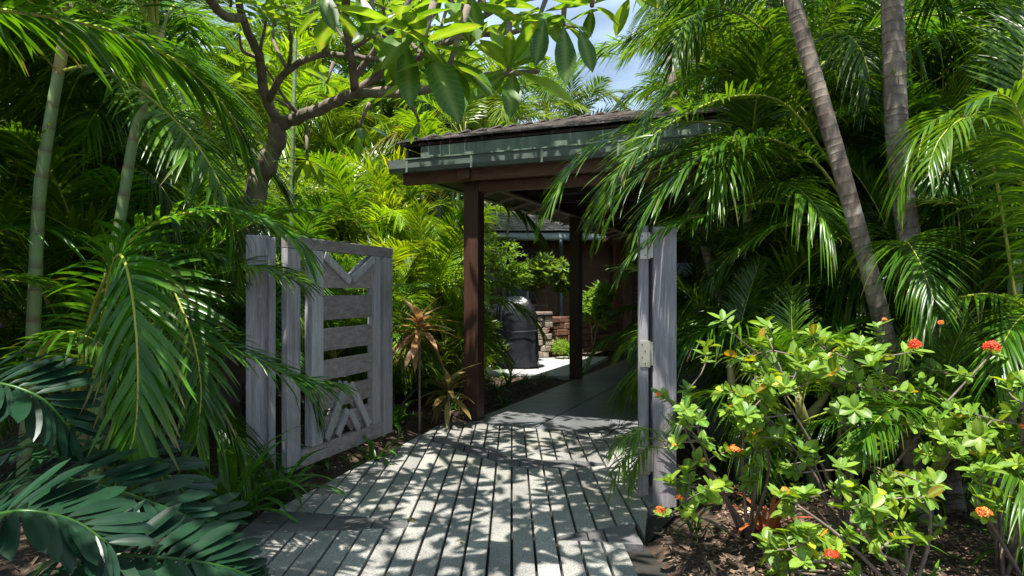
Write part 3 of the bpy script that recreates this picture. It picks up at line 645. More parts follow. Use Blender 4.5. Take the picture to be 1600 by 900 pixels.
BP = [
 ('sunlit yellow green palm clump just behind the left gate leaf', -1.9, 10.3, cl(5, .3, 1.7, .45), 9, 2.0, SUNLIT_YEL),
 ('sunlit palm clump between the gate and the first brown post', -1.15, 10.4, cl(5, .2, 1.3, .4), 9, 1.7, SUNLIT_YEL),
 ('palm clump with arching fronds under the roof corner', -1.35, 12.4, cl(6, .8, 2.2, .4), 9, 1.9, SUNLIT_YEL),
 ('tall sunlit palm behind the fork of the frangipani', -2.9, 12.2, cl(5, 1.6, 3.2, .5), 9, 2.2, SUNLIT_YEL),
 ('tall palm standing behind the left end of the roof', -1.6, 14.5, cl(6, 2.6, 5.4, .5), 9, 2.4, SUNLIT_YEL),
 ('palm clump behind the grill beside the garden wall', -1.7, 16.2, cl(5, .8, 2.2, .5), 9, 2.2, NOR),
 ('far tall palm showing between frangipani branches', -4.6, 14.5, cl(5, 2.4, 4.6, .6), 9, 2.5, SUNLIT_YEL),
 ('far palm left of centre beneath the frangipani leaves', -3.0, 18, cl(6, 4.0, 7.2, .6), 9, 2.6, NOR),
 ('far palm whose fronds reach above the shingle eave', -.7, 18.6, cl(5, 4.6, 6.4, .6), 8, 2.5, SUNLIT_YEL),
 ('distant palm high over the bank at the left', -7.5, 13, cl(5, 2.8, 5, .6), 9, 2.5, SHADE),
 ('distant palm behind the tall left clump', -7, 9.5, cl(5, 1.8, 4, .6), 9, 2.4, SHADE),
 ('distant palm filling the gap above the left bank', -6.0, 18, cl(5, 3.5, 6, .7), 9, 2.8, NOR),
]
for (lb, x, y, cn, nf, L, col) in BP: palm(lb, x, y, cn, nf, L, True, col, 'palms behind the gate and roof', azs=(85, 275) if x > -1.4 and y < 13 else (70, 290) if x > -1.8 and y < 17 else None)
up_ = [o for o in C.objects if o.get('label', '').startswith('palm clump with arching fronds under')][0]
fb = np.array([P(*p) for p in [(735, 440, 12.4), (742, 360, 12.1), (772, 322, 11.8), (812, 332, 11.6), (844, 365, 11.5)]]); fp_ = smooth(fb, 22)
fo_ = link('frond', frond_mesh('frond', fp_ - fp_[0], 54, seed=77, Lm=.55, wd=.03, a0=72, a1=24, lift=10, droop=.6), up_, fp_[0]); fo_.color = (2.2, 1.6, .75, 1)  # frond carries the clump's painted sunlit yellow
tp = palm('slender palm with pale fronds fanned against the sky above the roof', 1.2, 21.5, [(0, 0, 7.0, -.1, 0, .06), (.5, .3, 6.2, .2, 0, .06)], 11, 2.8, True, (1.1, 1.05, 1.3), None)
# right palms ---------------------------------------------------------------
def trunk_palm(label, pts, r0, r1, nf=8, L=2.2, lo=0, col=NOR, azs=None):
    b = pts[0]; root = thing('ringed_palm', label, 'palm', tuple(b), 'ringed palm trunks on the right'); pts = smooth(pts, 60)
    ring_tube(pts, r0, r1, .066, 16, .045, .55).build('trunk', M['trunk'], root, smooth=True)
    crown(root, pts[-1], nf, L, False, col, amin=lo, azs=azs)
    return root
trunk_palm('slim ringed palm trunk leaning left across the right palms', [G(1447, 812) - [0, 0, .05], P(1405, 620, 4.72), P(1370, 470, 4.75), P(1310, 250, 4.8), P(1238, 0, 4.9), P(1190, -190, 5.0)], .064, .054)
trunk_palm('thickest upright palm trunk with close rings at the right', [G(1490, 790) - [0, 0, .05], P(1462, 640, 5.0), P(1436, 470, 5.0), P(1405, 250, 5.0), P(1394, 0, 5.0), P(1392, -200, 5.0)], .084, .075)
trunk_palm('short grey palm trunk in shade behind the leaning trunk', [np.array([2.95, 7.0, -.05]), P(1262, 500, 6.9), P(1258, 380, 6.9), P(1262, 280, 6.9), P(1252, 120, 6.9)], .085, .075, 10, 2.2)
trunk_palm('slanting grey palm trunk just right of the gate post', [np.array([2.9, 7.4, -.05]), P(1140, 500, 7.4), P(1105, 390, 7.5), P(1060, 210, 7.8), P(1045, 60, 8.0)], .07, .055, 6, 1.9, azs=(-85, 70))
trunk_palm('faint high palm trunk at the top between the two ringed trunks', [np.array([3.4, 8.6, -.05]), P(1235, 400, 8.6), P(1215, 150, 8.8), P(1205, -20, 9)], .09, .08, 10, 2.4)
RP = [
 ('palm clump arching over the walkway roof beside the gate post', 2.35, 6.6, [(0, 0, 2.2, -.1, -.1, .04), (.2, .1, 1.7, .2, 0, .04), (.3, -.2, 1.1, .3, -.2, .035)], 10, 1.9, NOR),
 ('low palm clump at the foot of the right gate post', 2.05, 5.7, cl(4, .1, .7, .25), 8, 1.3, NOR),
 ('palm clump between the leaning trunk and the gate post', 2.7, 5.9, cl(4, .4, 1.5, .3), 8, 1.6, NOR),
 ('dense palm clump behind the two ringed trunks', 3.6, 6.6, cl(6, .6, 2.2, .4), 9, 1.9, NOR),
 ('bright palm clump with yellow stalks at the right edge', 3.85, 5.3, cl(5, .5, 1.5, .3, r=.04), 9, 1.7, (1.15, 1.05, .9)),
 ('lit palm clump low between the gate post and the flowering shrub', 2.5, 5.5, cl(4, .3, .9, .25), 8, 1.1, NOR),
 ('palm clump rising behind the flowering shrub', 3.1, 5.2, cl(3, .2, .6, .3), 7, 1.3, NOR),
 ('tall palm clump at the upper right corner', 5.2, 6.8, cl(5, 2, 3.6, .4), 9, 2.3, NOR),
 ('tall palm clump behind the ringed trunks near the top', 4.0, 8.8, cl(5, 2.2, 4.2, .4), 9, 2.3, NOR),
]
for (lb, x, y, cn, nf, L, col) in RP: palm(lb, x, y, cn, nf, L, False, col, 'palms right of the gate', azs=(-55, 70) if x < 2.2 else (-110, 110) if x < 2.5 else None)
RB = [
 ('arching palm clump hiding the right half of the pavilion roof', 2.9, 7.6, cl(4, 2.0, 2.9, .35), 8, 1.7, NOR),
 ('far palm over the right end of the roof', 4.6, 11.5, cl(5, 2.8, 4.8, .5), 9, 2.4, NOR),
 ('far palm at the right showing between the ringed trunks', 6.4, 10.5, cl(5, 2.2, 5, .5), 9, 2.5, NOR),
 ('far palm behind the upper right clump', 8.4, 11, cl(5, 2.6, 5.6, .6), 9, 2.7, NOR),
 ('far dark palm low behind the right clumps', 6.2, 8.2, cl(5, .8, 2.4, .5), 9, 2.2, SHADE),
 ('tall palm whose drooping fronds cross the sky gap', 3.35, 12.6, [(0, 0, 5.6, .1, 0, .07), (.3, .2, 5.0, .4, .2, .06)], 10, 2.5, NOR),
 ('palm clump screening the blue door right of the gate post', 3.1, 8.9, cl(5, .4, 2.0, .35), 9, 1.8, NOR),
 ('very tall far palm behind the sky gap', 6.0, 16, cl(4, 5, 7.5, .5), 9, 2.8, NOR),
]
for (lb, x, y, cn, nf, L, col) in RB: palm(lb, x, y, cn, nf, L, True, col, 'palms behind the right clumps')
rc = thing('areca_palm', 'pale green cane standing at the right edge above the flowers', 'palm', (3.45, 4.55, 0))
ring_tube(smooth([(3.3, 4.6, -.05), P(1575, 640, 4.6), P(1588, 420, 4.6), P(1598, 330, 4.6)], 20), .05, .042, .17, 12).build('cane', M['cane'], rc, smooth=True)
crown(rc, P(1600, 300, 4.6), 8, 1.9, False, (1.2, 1.08, .9), azs=(-60, 75))

# hero fronds, traced with their own depth ------------------------------------
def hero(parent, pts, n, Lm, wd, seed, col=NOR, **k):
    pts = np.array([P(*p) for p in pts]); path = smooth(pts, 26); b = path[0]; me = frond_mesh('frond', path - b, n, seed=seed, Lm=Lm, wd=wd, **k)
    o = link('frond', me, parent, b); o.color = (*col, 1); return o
hf = thing('areca_palm', 'palm beside the camera whose huge fronds hang over the left side', 'palm', (-3.0, 2.3, gh(-3, 2.3)))
for dx, dy, h, lx in ((0, 0, 3.3, .1), (-.3, .3, 2.9, -.2)):
    b = np.array([-3.0 + dx, 2.3 + dy, -.05]); ring_tube(smooth([b, b + [lx * .4, 0, h * .5], b + [lx, 0, h]], 14), .055, .045, .2, 12).build('cane', M['cane'], hf, smooth=True)
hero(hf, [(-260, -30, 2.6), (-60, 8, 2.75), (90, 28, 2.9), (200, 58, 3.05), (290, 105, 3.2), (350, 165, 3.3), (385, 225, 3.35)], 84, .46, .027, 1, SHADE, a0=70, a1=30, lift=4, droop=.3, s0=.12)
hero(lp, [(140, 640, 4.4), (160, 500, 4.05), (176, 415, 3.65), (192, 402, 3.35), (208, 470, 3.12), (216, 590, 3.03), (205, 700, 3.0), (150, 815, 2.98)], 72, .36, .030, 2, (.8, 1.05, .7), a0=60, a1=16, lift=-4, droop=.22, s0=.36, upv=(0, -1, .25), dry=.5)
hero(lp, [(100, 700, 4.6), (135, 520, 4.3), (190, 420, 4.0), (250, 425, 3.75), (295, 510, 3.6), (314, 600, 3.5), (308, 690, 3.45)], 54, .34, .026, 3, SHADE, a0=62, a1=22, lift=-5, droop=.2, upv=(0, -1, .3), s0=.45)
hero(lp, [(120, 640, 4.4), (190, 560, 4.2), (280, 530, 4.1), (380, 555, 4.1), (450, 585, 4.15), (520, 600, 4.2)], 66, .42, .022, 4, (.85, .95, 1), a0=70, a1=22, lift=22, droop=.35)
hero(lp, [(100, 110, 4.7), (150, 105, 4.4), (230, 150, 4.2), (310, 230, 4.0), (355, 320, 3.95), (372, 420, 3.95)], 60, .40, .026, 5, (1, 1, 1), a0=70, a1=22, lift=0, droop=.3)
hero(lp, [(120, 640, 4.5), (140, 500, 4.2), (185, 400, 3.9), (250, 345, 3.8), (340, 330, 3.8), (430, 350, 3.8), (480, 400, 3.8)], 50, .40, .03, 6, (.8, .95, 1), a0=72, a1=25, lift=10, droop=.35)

hero(lp, [(30, 640, 4.1), (60, 560, 3.8), (100, 520, 3.6), (160, 540, 3.5), (205, 600, 3.5)], 40, .30, .028, 8, SHADE, a0=70, a1=25, lift=5, droop=.35)
rh = [o for o in C.objects if o.get('label', '').startswith('palm clump arching')][0]
hero(rh, [(1330, 400, 6.0), (1280, 340, 5.7), (1210, 315, 5.4), (1130, 330, 5.2), (1050, 350, 5.0), (1000, 385, 4.95), (968, 430, 4.95)], 66, .36, .023, 12, NOR, a0=68, a1=22, lift=12, droop=.3)
hero(rh, [(1300, 260, 5.8), (1230, 165, 5.6), (1150, 150, 5.4), (1060, 185, 5.2), (980, 250, 5.0), (950, 310, 4.9), (935, 360, 4.9)], 80, .48, .025, 13, (1.3, 1.15, .85), a0=70, a1=22, lift=20, droop=.25)
hero(rh, [(1180, 200, 6.4), (1080, 190, 6.3), (980, 205, 6.2), (910, 245, 6.1), (870, 300, 6.0), (848, 345, 6.0)], 70, .46, .024, 14, (.85, .95, 1), a0=60, a1=18, lift=10, droop=.25)
hero(rh, [(1330, 330, 5.6), (1270, 250, 5.5), (1190, 215, 5.3), (1110, 235, 5.1), (1040, 290, 5.0), (1000, 350, 4.95)], 78, .54, .024, 15, NOR, a0=68, a1=22, lift=12, droop=.35)
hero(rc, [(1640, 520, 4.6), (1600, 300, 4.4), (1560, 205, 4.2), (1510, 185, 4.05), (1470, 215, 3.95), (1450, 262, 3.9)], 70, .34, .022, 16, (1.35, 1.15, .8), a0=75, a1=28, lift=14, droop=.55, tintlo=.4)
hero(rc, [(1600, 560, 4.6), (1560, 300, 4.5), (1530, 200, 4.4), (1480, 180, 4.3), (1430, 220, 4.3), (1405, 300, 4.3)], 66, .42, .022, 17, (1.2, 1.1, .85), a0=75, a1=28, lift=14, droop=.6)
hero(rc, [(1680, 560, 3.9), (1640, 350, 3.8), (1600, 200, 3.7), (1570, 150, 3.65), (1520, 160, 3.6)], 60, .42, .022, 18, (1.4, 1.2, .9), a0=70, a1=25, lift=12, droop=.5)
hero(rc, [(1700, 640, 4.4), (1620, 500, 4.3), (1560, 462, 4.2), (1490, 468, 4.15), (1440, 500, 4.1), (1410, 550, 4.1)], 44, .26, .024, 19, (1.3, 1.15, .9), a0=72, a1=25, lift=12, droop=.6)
hero(rh, [(1300, 330, 6.2), (1220, 230, 6.1), (1130, 215, 6.0), (1050, 240, 5.9), (985, 290, 5.8), (950, 350, 5.8)], 74, .5, .024, 20, NOR, a0=68, a1=22, lift=14, droop=.3)
hero(rh, [(1280, 200, 6.3), (1200, 120, 6.2), (1120, 110, 6.1), (1050, 140, 6.0), (1000, 200, 5.9)], 70, .5, .024, 22, (1.2, 1.1, .85), a0=68, a1=22, lift=18, droop=.3)
hero(rh, [(1330, 470, 5.9), (1270, 400, 5.9), (1200, 375, 5.8), (1140, 400, 5.7), (1105, 450, 5.6)], 66, .36, .022, 23, NOR, a0=68, a1=22, lift=12, droop=.3)
hero(rh, [(1180, 200, 6.8), (1080, 215, 6.7), (1010, 240, 6.6), (950, 290, 6.5), (920, 350, 6.5)], 60, .38, .024, 24, (.9, .95, 1), a0=66, a1=22, lift=8, droop=.35)
sd = thing('palm_seedling', 'small pale frond tuft leaning over the paving against the gate post', 'palm', (1.0, 4.6, 0))
for k, pts in enumerate([[(1040, 690, 4.75), (1010, 685, 4.6), (985, 700, 4.55), (965, 735, 4.5), (955, 765, 4.5)], [(1042, 700, 4.75), (1010, 700, 4.65), (990, 730, 4.6), (983, 765, 4.6)], [(1040, 690, 4.7), (1015, 670, 4.6), (985, 680, 4.5), (955, 705, 4.45)]]):
    hero(sd, pts, 22, .17, .014, 30 + k, (1.3, 1.15, .9), a0=60, a1=20, lift=10, droop=.5, r0=.005, tintlo=.4)

# ------------------------------------------------------------------ broad leaves
def leaf(name, wd=.3, tipw=.05, fold=.15, curl=.25, mt='broad', rows=7, wide=.5, tint=(0, 1), wavy=0., dry=0., vein=.7, pw_=.75):
    u = np.linspace(0, 1, rows); rg = np.random.default_rng(abs(hash(name)) % 1000 + int(wd * 100) + int(curl * 1000)); t0 = rnd.uniform(*tint); v = []; tn = []; dr = []; ve = []; ch = []
    for k, a in enumerate(u):
        hw = wd / 2 * (math.sin(math.pi * min(1, max(0, a ** (math.log(.5) / math.log(wide))))) ** pw_ + .02); z = -curl * a * a + .1 * curl; x = a * (1 - .15 * curl)
        for s_ in (-1, -.5, 0, .5, 1): v.append((x, s_ * hw, z + abs(s_) * fold * hw + wavy * math.sin(a * 14 + s_) * hw * abs(s_))); tn.append(t0); dr.append(dry * (a > .85)); ve.append(vein if s_ == 0 else 0.); ch.append(a * 15 - abs(s_) * 1.6)
    f = [(k * 5 + j, k * 5 + j + 1, (k + 1) * 5 + j + 1, (k + 1) * 5 + j) for k in range(rows - 1) for j in range(4)]
    return mesh(name, np.array(v), np.array(f), M[mt], True, None, {'tint': tn, 'dry': dr, 'vein': ve, 'chevron': ch})
FL = [leaf('leaf', .32, fold=.2, curl=c, wide=.58, tint=(i / 6, i / 6 + .2), wavy=.06) for i, c in enumerate((.05, .15, .25, .35, .12, .3))]
IX = [leaf('leaf', .52, fold=.25, curl=c, mt='ixora', rows=9, wide=.6, pw_=.42, tint=(i / 6, i / 6 + .15)) for i, c in enumerate((.05, .15, .25, .1, .2, .3))]
ZL = [leaf('leaflet', .21, fold=.18, curl=c, mt='zamia', rows=8, wide=.6, pw_=.5, tint=(i / 4, i / 4 + .2), vein=0) for i, c in enumerate((.02, .1, .18, .06))]
TI = [leaf('leaf', .20, fold=.3, curl=c, mt='ti', rows=8, wide=.5, tint=(i / 4, i / 4 + .2), vein=.2) for i, c in enumerate((.3, .55, .8, .45))]
def fastleaf(X, p, s_, up, acc):                          # a leaf of six triangles for joined foliage
    X = nrm(X); Y = nrm(np.cross(up, X)); Z = np.cross(X, Y); n = len(p)
    prof = [(0, 0), (.35, .5), (.35, -.5), (.72, .42), (.72, -.42), (1, 0)]
    v = np.stack([p + X * (a * s_)[:, None] + Y * (b * s_ * acc['w'])[:, None] - Z * (.22 * a * a * s_)[:, None] for a, b in prof], 1)
    i = np.arange(n)[:, None] * 6; f = [np.concatenate([i + 0, i + 2, i + 4, i + 5], 1), np.concatenate([i + 0, i + 5, i + 3, i + 1], 1)]
    return v.reshape(-1, 3), np.concatenate(f)
def foliage(name, parent, pts, rg, size=.1, wdt=.45, per=7, mt='broad', spread=.09, upish=.35, col=None):
    pts = np.array(pts); n = len(pts) * per; p = np.repeat(pts, per, 0); d = rg.normal(0, 1, (n, 3)); d[:, 2] = d[:, 2] * .6 + upish; d = nrm(d)
    s_ = size * rg.uniform(.6, 1.2, n); p = p + d * spread * rg.uniform(0, 1, n)[:, None]; up = nrm(np.stack([rg.normal(0, .4, n), rg.normal(0, .4, n), np.ones(n)], 1))
    v, f = fastleaf(d, p, s_, up, {'w': wdt}); base = W[parent] if parent is not None else np.zeros(3)
    t = np.repeat(rg.uniform(0, 1, n), 6); me = mesh(name, v - base, f, M[mt], False, None, {'tint': t}); o = link(name, me, parent, base)
    if col: o.color = (*col, 1)
    return tag(o, kind='stuff')

nleaf = [0]
# frangipani ----------------------------------------------------------------
ft = thing('frangipani_tree', 'spreading frangipani tree with bare forked limbs and big leaves over the gate', 'tree', (-3.0, 7.3, gh(-3, 7.3)))
B0 = np.array([-3.1, 7.4, gh(-3.1, 7.4) - .1]); fk = P(437, 195, 6.9)
def limb(pts, r0, r1, name='limb', par=ft, n=22):
    f_ = 1 if name == 'trunk' else .8; r0 *= f_; r1 *= f_; pts = smooth(pts, n); k = np.linspace(0, 1, n); m = MB(); m.tube(pts + np.random.default_rng(int(r0 * 1e4)).normal(0, r0 * .1, pts.shape), r0 + (r1 - r0) * k, 10); return m.build(name, M['bark'], par, smooth=True), pts
limb([B0, P(395, 330, 7.1), P(418, 255, 7.0), fk], .125, .088, 'trunk')
limb([fk, P(470, 182, 6.7), P(520, 160, 6.4), P(560, 145, 6.1), P(640, 142, 5.8)], .085, .05)
limb([P(560, 145, 6.1), P(640, 146, 5.4), P(700, 130, 5.0), P(770, 117, 4.7), P(840, 112, 4.4)], .05, .022)
limb([P(545, 152, 6.2), P(590, 120, 6.0), P(660, 85, 5.6), P(730, 45, 5.2), P(790, 0, 5)], .055, .025)
limb([fk, P(415, 150, 6.6), P(405, 90, 6.3), P(380, 30, 6), P(360, -60, 5.6)], .07, .035)
limb([P(420, 155, 6.6), P(450, 110, 6.3), P(510, 85, 6.0), P(580, 92, 5.8), P(615, 93, 5.7)], .045, .02)
limb([P(555, 140, 6.1), P(548, 80, 5.8), P(540, 20, 5.5), P(545, -60, 5.2)], .05, .03)
limb([P(555, 120, 6.0), P(600, 60, 5.8), P(630, 20, 5.5), P(650, -40, 5)], .04, .02)
limb([P(505, 88, 6.0), P(515, 50, 5.8), P(530, 0, 5.6), P(500, -60, 5.4)], .03, .018)
limb([P(660, 85, 5.6), P(720, 60, 5.2), P(800, 50, 4.8), P(900, 40, 4.5)], .035, .018)
limb([P(380, 30, 6), P(330, 0, 5), np.array([-2, 3.5, 4.2]), np.array([-1.6, 2.0, 4.6])], .05, .03)
limb([P(540, 20, 5.5), np.array([-1.0, 4.2, 4.2]), np.array([-.6, 3.0, 4.5]), np.array([.1, 1.8, 4.7])], .045, .02)
limb([P(790, 0, 5), np.array([.3, 4.0, 4.1]), np.array([.7, 2.8, 4.4])], .03, .018)

def rosette(parent, c, n, L, meshes, up=(0, 0, 1), elev=(10, 55), col=NOR, cap=10 ** 6, droop=0.):
    a0 = rnd.uniform(0, 6.28)
    for k in range(n):
        if nleaf[0] >= cap: return
        a = a0 + k * 2.4 + rnd.uniform(-.2, .2); e = R(rnd.uniform(*elev)); X = np.array([math.cos(a) * math.cos(e), math.sin(a) * math.cos(e), math.sin(e)])
        g = rnd.uniform(.8, 1.2); place(rnd.choice(meshes), 'leaf', parent, np.array(c) + X * .02, X, nrm(np.array(up) + np.array([rnd.uniform(-.2, .2), rnd.uniform(-.2, .2), 0])), L * rnd.uniform(.7, 1.1), (col[0] * g, col[1] * g, col[2] * g)); nleaf[0] += 1
rgt = random.Random(4)
for k in range(16):                                       # finer forking limbs among the leaves
    a_ = [P(405, 90, 6.3), P(450, 110, 6.3), P(510, 85, 6.0), P(548, 80, 5.8), P(600, 60, 5.8), P(470, 182, 6.7), P(660, 85, 5.6), P(720, 60, 5.2)][k % 8]
    px_, py_ = a_[0] / a_[1] * F + 800, 455 - (a_[2] - CAMZ) / a_[1] * F
    e_ = P(px_ + rgt.uniform(-70, 90), py_ - rgt.uniform(30, 110), a_[1] - rgt.uniform(-.3, .6)); m_ = (a_ + e_) / 2 + np.array([rgt.uniform(-.08, .08), 0, rgt.uniform(-.06, .03)])
    limb([a_, m_, e_], .026, .012, n=9)
    rosette(ft, e_, 7, .24, FL, elev=(-5, 60), col=(1.15, 1.1, .85))
SPEC = [(660, 70, 3.3, 8, .34, (-30, 40)), (625, 40, 3.2, 7, .3, (-40, 30)), (700, 110, 3.4, 6, .3, (-50, 20)), (795, 110, 3.8, 10, .27, (-10, 50)), (880, 40, 4, 8, .25, (-30, 40)), (925, 10, 3.9, 6, .22, (-30, 30)),
        (845, 20, 4, 9, .3, (-30, 40)), (760, 20, 4.2, 8, .3, (-20, 50)), (585, 60, 4.2, 8, .26, (-30, 40)), (520, 10, 3.6, 6, .3, (-60, 10)), (710, 10, 3.6, 7, .3, (-30, 40)), (985, -5, 4.2, 5, .24, (-30, 30)),
        (480, 45, 5.5, 8, .28, (-10, 50)), (620, 95, 5.7, 8, .26, (-20, 40)), (655, 190, 6.4, 6, .28, (-50, 20)), (560, 5, 5.5, 9, .3, (-10, 50)), (660, 0, 5.2, 9, .3, (-10, 50)), (735, 70, 5.0, 7, .28, (-20, 40)),
        (480, 250, 6.6, 6, .3, (-60, 20)), (560, 200, 6.4, 6, .28, (-60, 10)), (430, 40, 6.1, 8, .28, (0, 50)), (360, 10, 5.6, 8, .3, (-10, 50)), (600, 15, 5.0, 9, .3, (-10, 50)), (800, -20, 4.4, 9, .3, (-20, 40)), (690, 40, 6.0, 9, .3, (-10, 50)), (510, 130, 6.8, 7, .28, (-30, 40)), (385, 110, 6.9, 7, .28, (-30, 40))]
for (px, py, d, n, L, el) in SPEC:
    c = P(px, py, d); rosette(ft, c, n, L * 1.08, FL, elev=el, col=(1.15, 1.12, .85)); MB().tube([c, c + np.array([rnd.uniform(-.15, .1), .1, .22 + rnd.random() * .15])], [.014, .02], 6).build('twig', M['bark'], ft, smooth=True)
rgo = np.random.default_rng(5)
# crown above the frame: leaf rosettes in clumps that let the sun through in patches
pts = []
for k in range(330):
    x = rgo.uniform(-4.6, 1.0); y = rgo.uniform(.6, 7.2)
    if x > .5 and y < 3.4: continue
    z = max(3.8, 1.55 + 500 / F * y) + rgo.uniform(0, 1.2)
    pts.append((x, y, z))
foliage('foliage', ft, pts, rgo, .24, .30, 14, 'broad', .10, .15)
HL = [((632, 62, 3.3), (641, 158, 3.25), 0), ((662, 62, 3.3), (716, 180, 3.2), 0), ((655, 50, 3.35), (583, 28, 3.3), 1), ((650, 45, 3.4), (600, 75, 3.1), 1), ((700, 96, 3.5), (768, 122, 3.3), 1), ((795, 112, 3.8), (775, 40, 3.9), 2), ((800, 112, 3.8), (848, 58, 3.8), 2),
      ((803, 112, 3.8), (892, 146, 3.6), 2), ((800, 115, 3.8), (800, 165, 3.6), 1), ((790, 115, 3.8), (745, 150, 3.6), 0), ((880, 40, 3.6), (885, 122, 3.5), 0), ((905, 45, 3.7), (925, 105, 3.6), 0), ((700, 100, 3.5), (728, 150, 3.3), 1), ((560, -10, 3.4), (578, 45, 3.3), 0), ((505, -15, 3.4), (520, 40, 3.3), 0), ((735, -10, 3.6), (745, 55, 3.5), 0), ((850, 30, 3.7), (838, 95, 3.6), 0), ((690, 0, 3.6), (650, 40, 3.4), 0), ((620, 20, 3.5), (555, 60, 3.4), 0)]
for a_, b_, k_ in HL:
    a_ = P(*a_); b_ = P(*b_); X = b_ - a_; LL = np.linalg.norm(X) * 1.1; place(FL[k_ * 2 % 6], 'leaf', ft, a_, X, nrm(np.array([.1, -.75 if k_ == 0 else -.35, .55])), LL, (1.0 + .8 * (k_ == 2), 1.0 + .6 * (k_ == 2), .95 + .4 * (k_ == 2)))  # brightest leaves are tinted towards white, sun glare painted into their colour
print('frangi leaves', nleaf[0])

# broad bluish cycad bottom left ---------------------------------------------
zc = thing('cardboard_palm', 'low cycad with broad glossy blue green leaflets in the bottom left corner', 'cycad', (-2.1, 2.6, 0))
ZF = [[(20, 990, 2.6), (60, 890, 2.55), (150, 868, 2.5), (260, 872, 2.55), (345, 885, 2.6), (400, 905, 2.7)],
      [(-60, 980, 2.9), (-40, 800, 2.9), (50, 745, 2.85), (160, 760, 2.8), (250, 790, 2.85), (300, 810, 2.9)],
      [(-80, 900, 3.2), (-60, 740, 3.2), (30, 700, 3.1), (140, 690, 3.1), (230, 720, 3.1), (290, 770, 3.1)],
      [(40, 960, 2.9), (140, 860, 3.0), (210, 815, 3.1), (290, 800, 3.2), (350, 820, 3.25)],
      [(-100, 960, 2.5), (-60, 840, 2.4), (20, 800, 2.35), (110, 812, 2.4), (170, 850, 2.4)],
      [(-120, 860, 2.9), (-90, 640, 2.9), (-20, 600, 2.85), (60, 620, 2.85), (110, 670, 2.9)],
      [(60, 1000, 2.7), (160, 930, 2.6), (260, 915, 2.6), (340, 930, 2.65), (410, 960, 2.7)]]
for pts in ZF:
    path_ = smooth([P(*p) for p in pts], 20); m = MB(); m.tube(path_, np.linspace(.013, .005, 20), 6); fo = m.build('frond', M['strap'], zc, loc=path_[0], smooth=True); W[fo] = path_[0]
    for i in range(19):
        s_ = .2 + .79 * i / 18; k = s_ * 19; a = int(min(18, k)); p = path_[a] + (path_[a + 1] - path_[a]) * (k - a); t = nrm(path_[a + 1] - path_[a])
        Bn = nrm(np.cross(t, (0, -.35, 1)))
        Un = np.cross(Bn, t)
        for sg in (-1, 1):
            an = R(72 - 34 * i / 18 + rnd.uniform(-6, 6)); X = t * math.cos(an) + Bn * sg * math.sin(an) + Un * rnd.uniform(.0, .3)
            place(rnd.choice(ZL), 'leaflet', fo, p, X, Un + np.array([rnd.uniform(-.15, .15)] * 3), .28 * math.sin(math.pi * (.28 + .52 * i / 18)) * rnd.uniform(.9, 1.1))

# strap leaved plants ----------------------------------------------------------
def strap(root, b, az, L, wd, e0, e1, col=NOR, mt='strap', seed=0):
    p = arc(e0, e1, L, rnd.uniform(-.4, .4), 12, 1.2); ca, sa = math.cos(az), math.sin(az); Rm = np.array([[ca, -sa, 0], [sa, ca, 0], [0, 0, 1]]); p = p @ Rm.T
    T_ = nrm(np.gradient(p, axis=0)); B = nrm(np.cross(T_, (0, 0, 1)) + 1e-6); U = np.cross(B, T_); u = np.linspace(0, 1, 12); hw = wd / 2 * np.minimum(1, np.minimum(.55 + u * 2, (1 - u) * 3.2 + .03))[:, None]
    v = np.stack([p - B * hw + U * hw * .35, p, p + B * hw + U * hw * .35], 1).reshape(-1, 3); f = [(k * 3 + j, k * 3 + j + 1, k * 3 + 4 + j, k * 3 + 3 + j) for k in range(11) for j in range(2)]
    me = mesh('leaf', v, f, M[mt], True, None, {'tint': np.full(36, rnd.random()), 'dry': np.zeros(36)})
    o = link('leaf', me, root, b); g = rnd.uniform(.85, 1.2); o.color = (col[0] * g, col[1] * g, col[2] * g, 1)
def strap_plant(label, x, y, n, L, wd, col=NOR, name='strap_lily', cat='plant', e=(85, 40), group=None, mt='strap', z=None):
    z = gh(x, y) if z is None else z; r = thing(name, label, cat, (x, y, z), group)
    for k in range(n):
        q = k / n; strap(r, np.array([x, y, z]) + [rnd.uniform(-.04, .04), rnd.uniform(-.04, .04), 0], k * 2.4 + rnd.uniform(-.3, .3), L * rnd.uniform(.75, 1.15), wd * rnd.uniform(.8, 1.15), e[0] - (e[0] - e[1]) * q, 20 - 85 * q - rnd.uniform(0, 20), col, mt)
    return r
strap_plant('largest strap leaved lily in front of the left gate post', -1.95, 4.75, 30, .88, .052, (1, 1, .9), group='strap leaved lilies')
strap_plant('strap lily between the gate post and the paving edge', -1.75, 5.2, 16, .62, .045, (1, 1, .9), group='strap leaved lilies')
strap_plant('small strap lily spilling over the paving below the gate corner', -1.27, 6.35, 13, .5, .035, (1.2, 1.1, .9), group='strap leaved lilies')
strap_plant('shaded strap lily left of the big one', -2.45, 4.7, 16, .6, .045, SHADE, group='strap leaved lilies')
strap_plant('strap lily under the gate just behind its bottom rail', -1.75, 6.2, 14, .45, .035, group='strap leaved lilies')
strap_plant('broad leaved tuft beside the gate stile near the ti plants', -1.35, 7.9, 12, .5, .06, (1.1, 1.1, .9), group='strap leaved lilies')
strap_plant('grassy tuft beside the first brown post', -.75, 8.9, 16, .4, .02, (1.2, 1.1, .8), 'grass_tuft', group='tufts along the walkway bed')
strap_plant('pale upright tuft in the bed before the covered grill', -.05, 11.3, 18, .6, .028, (1.5, 1.3, .9), 'grass_tuft', group='tufts along the walkway bed')
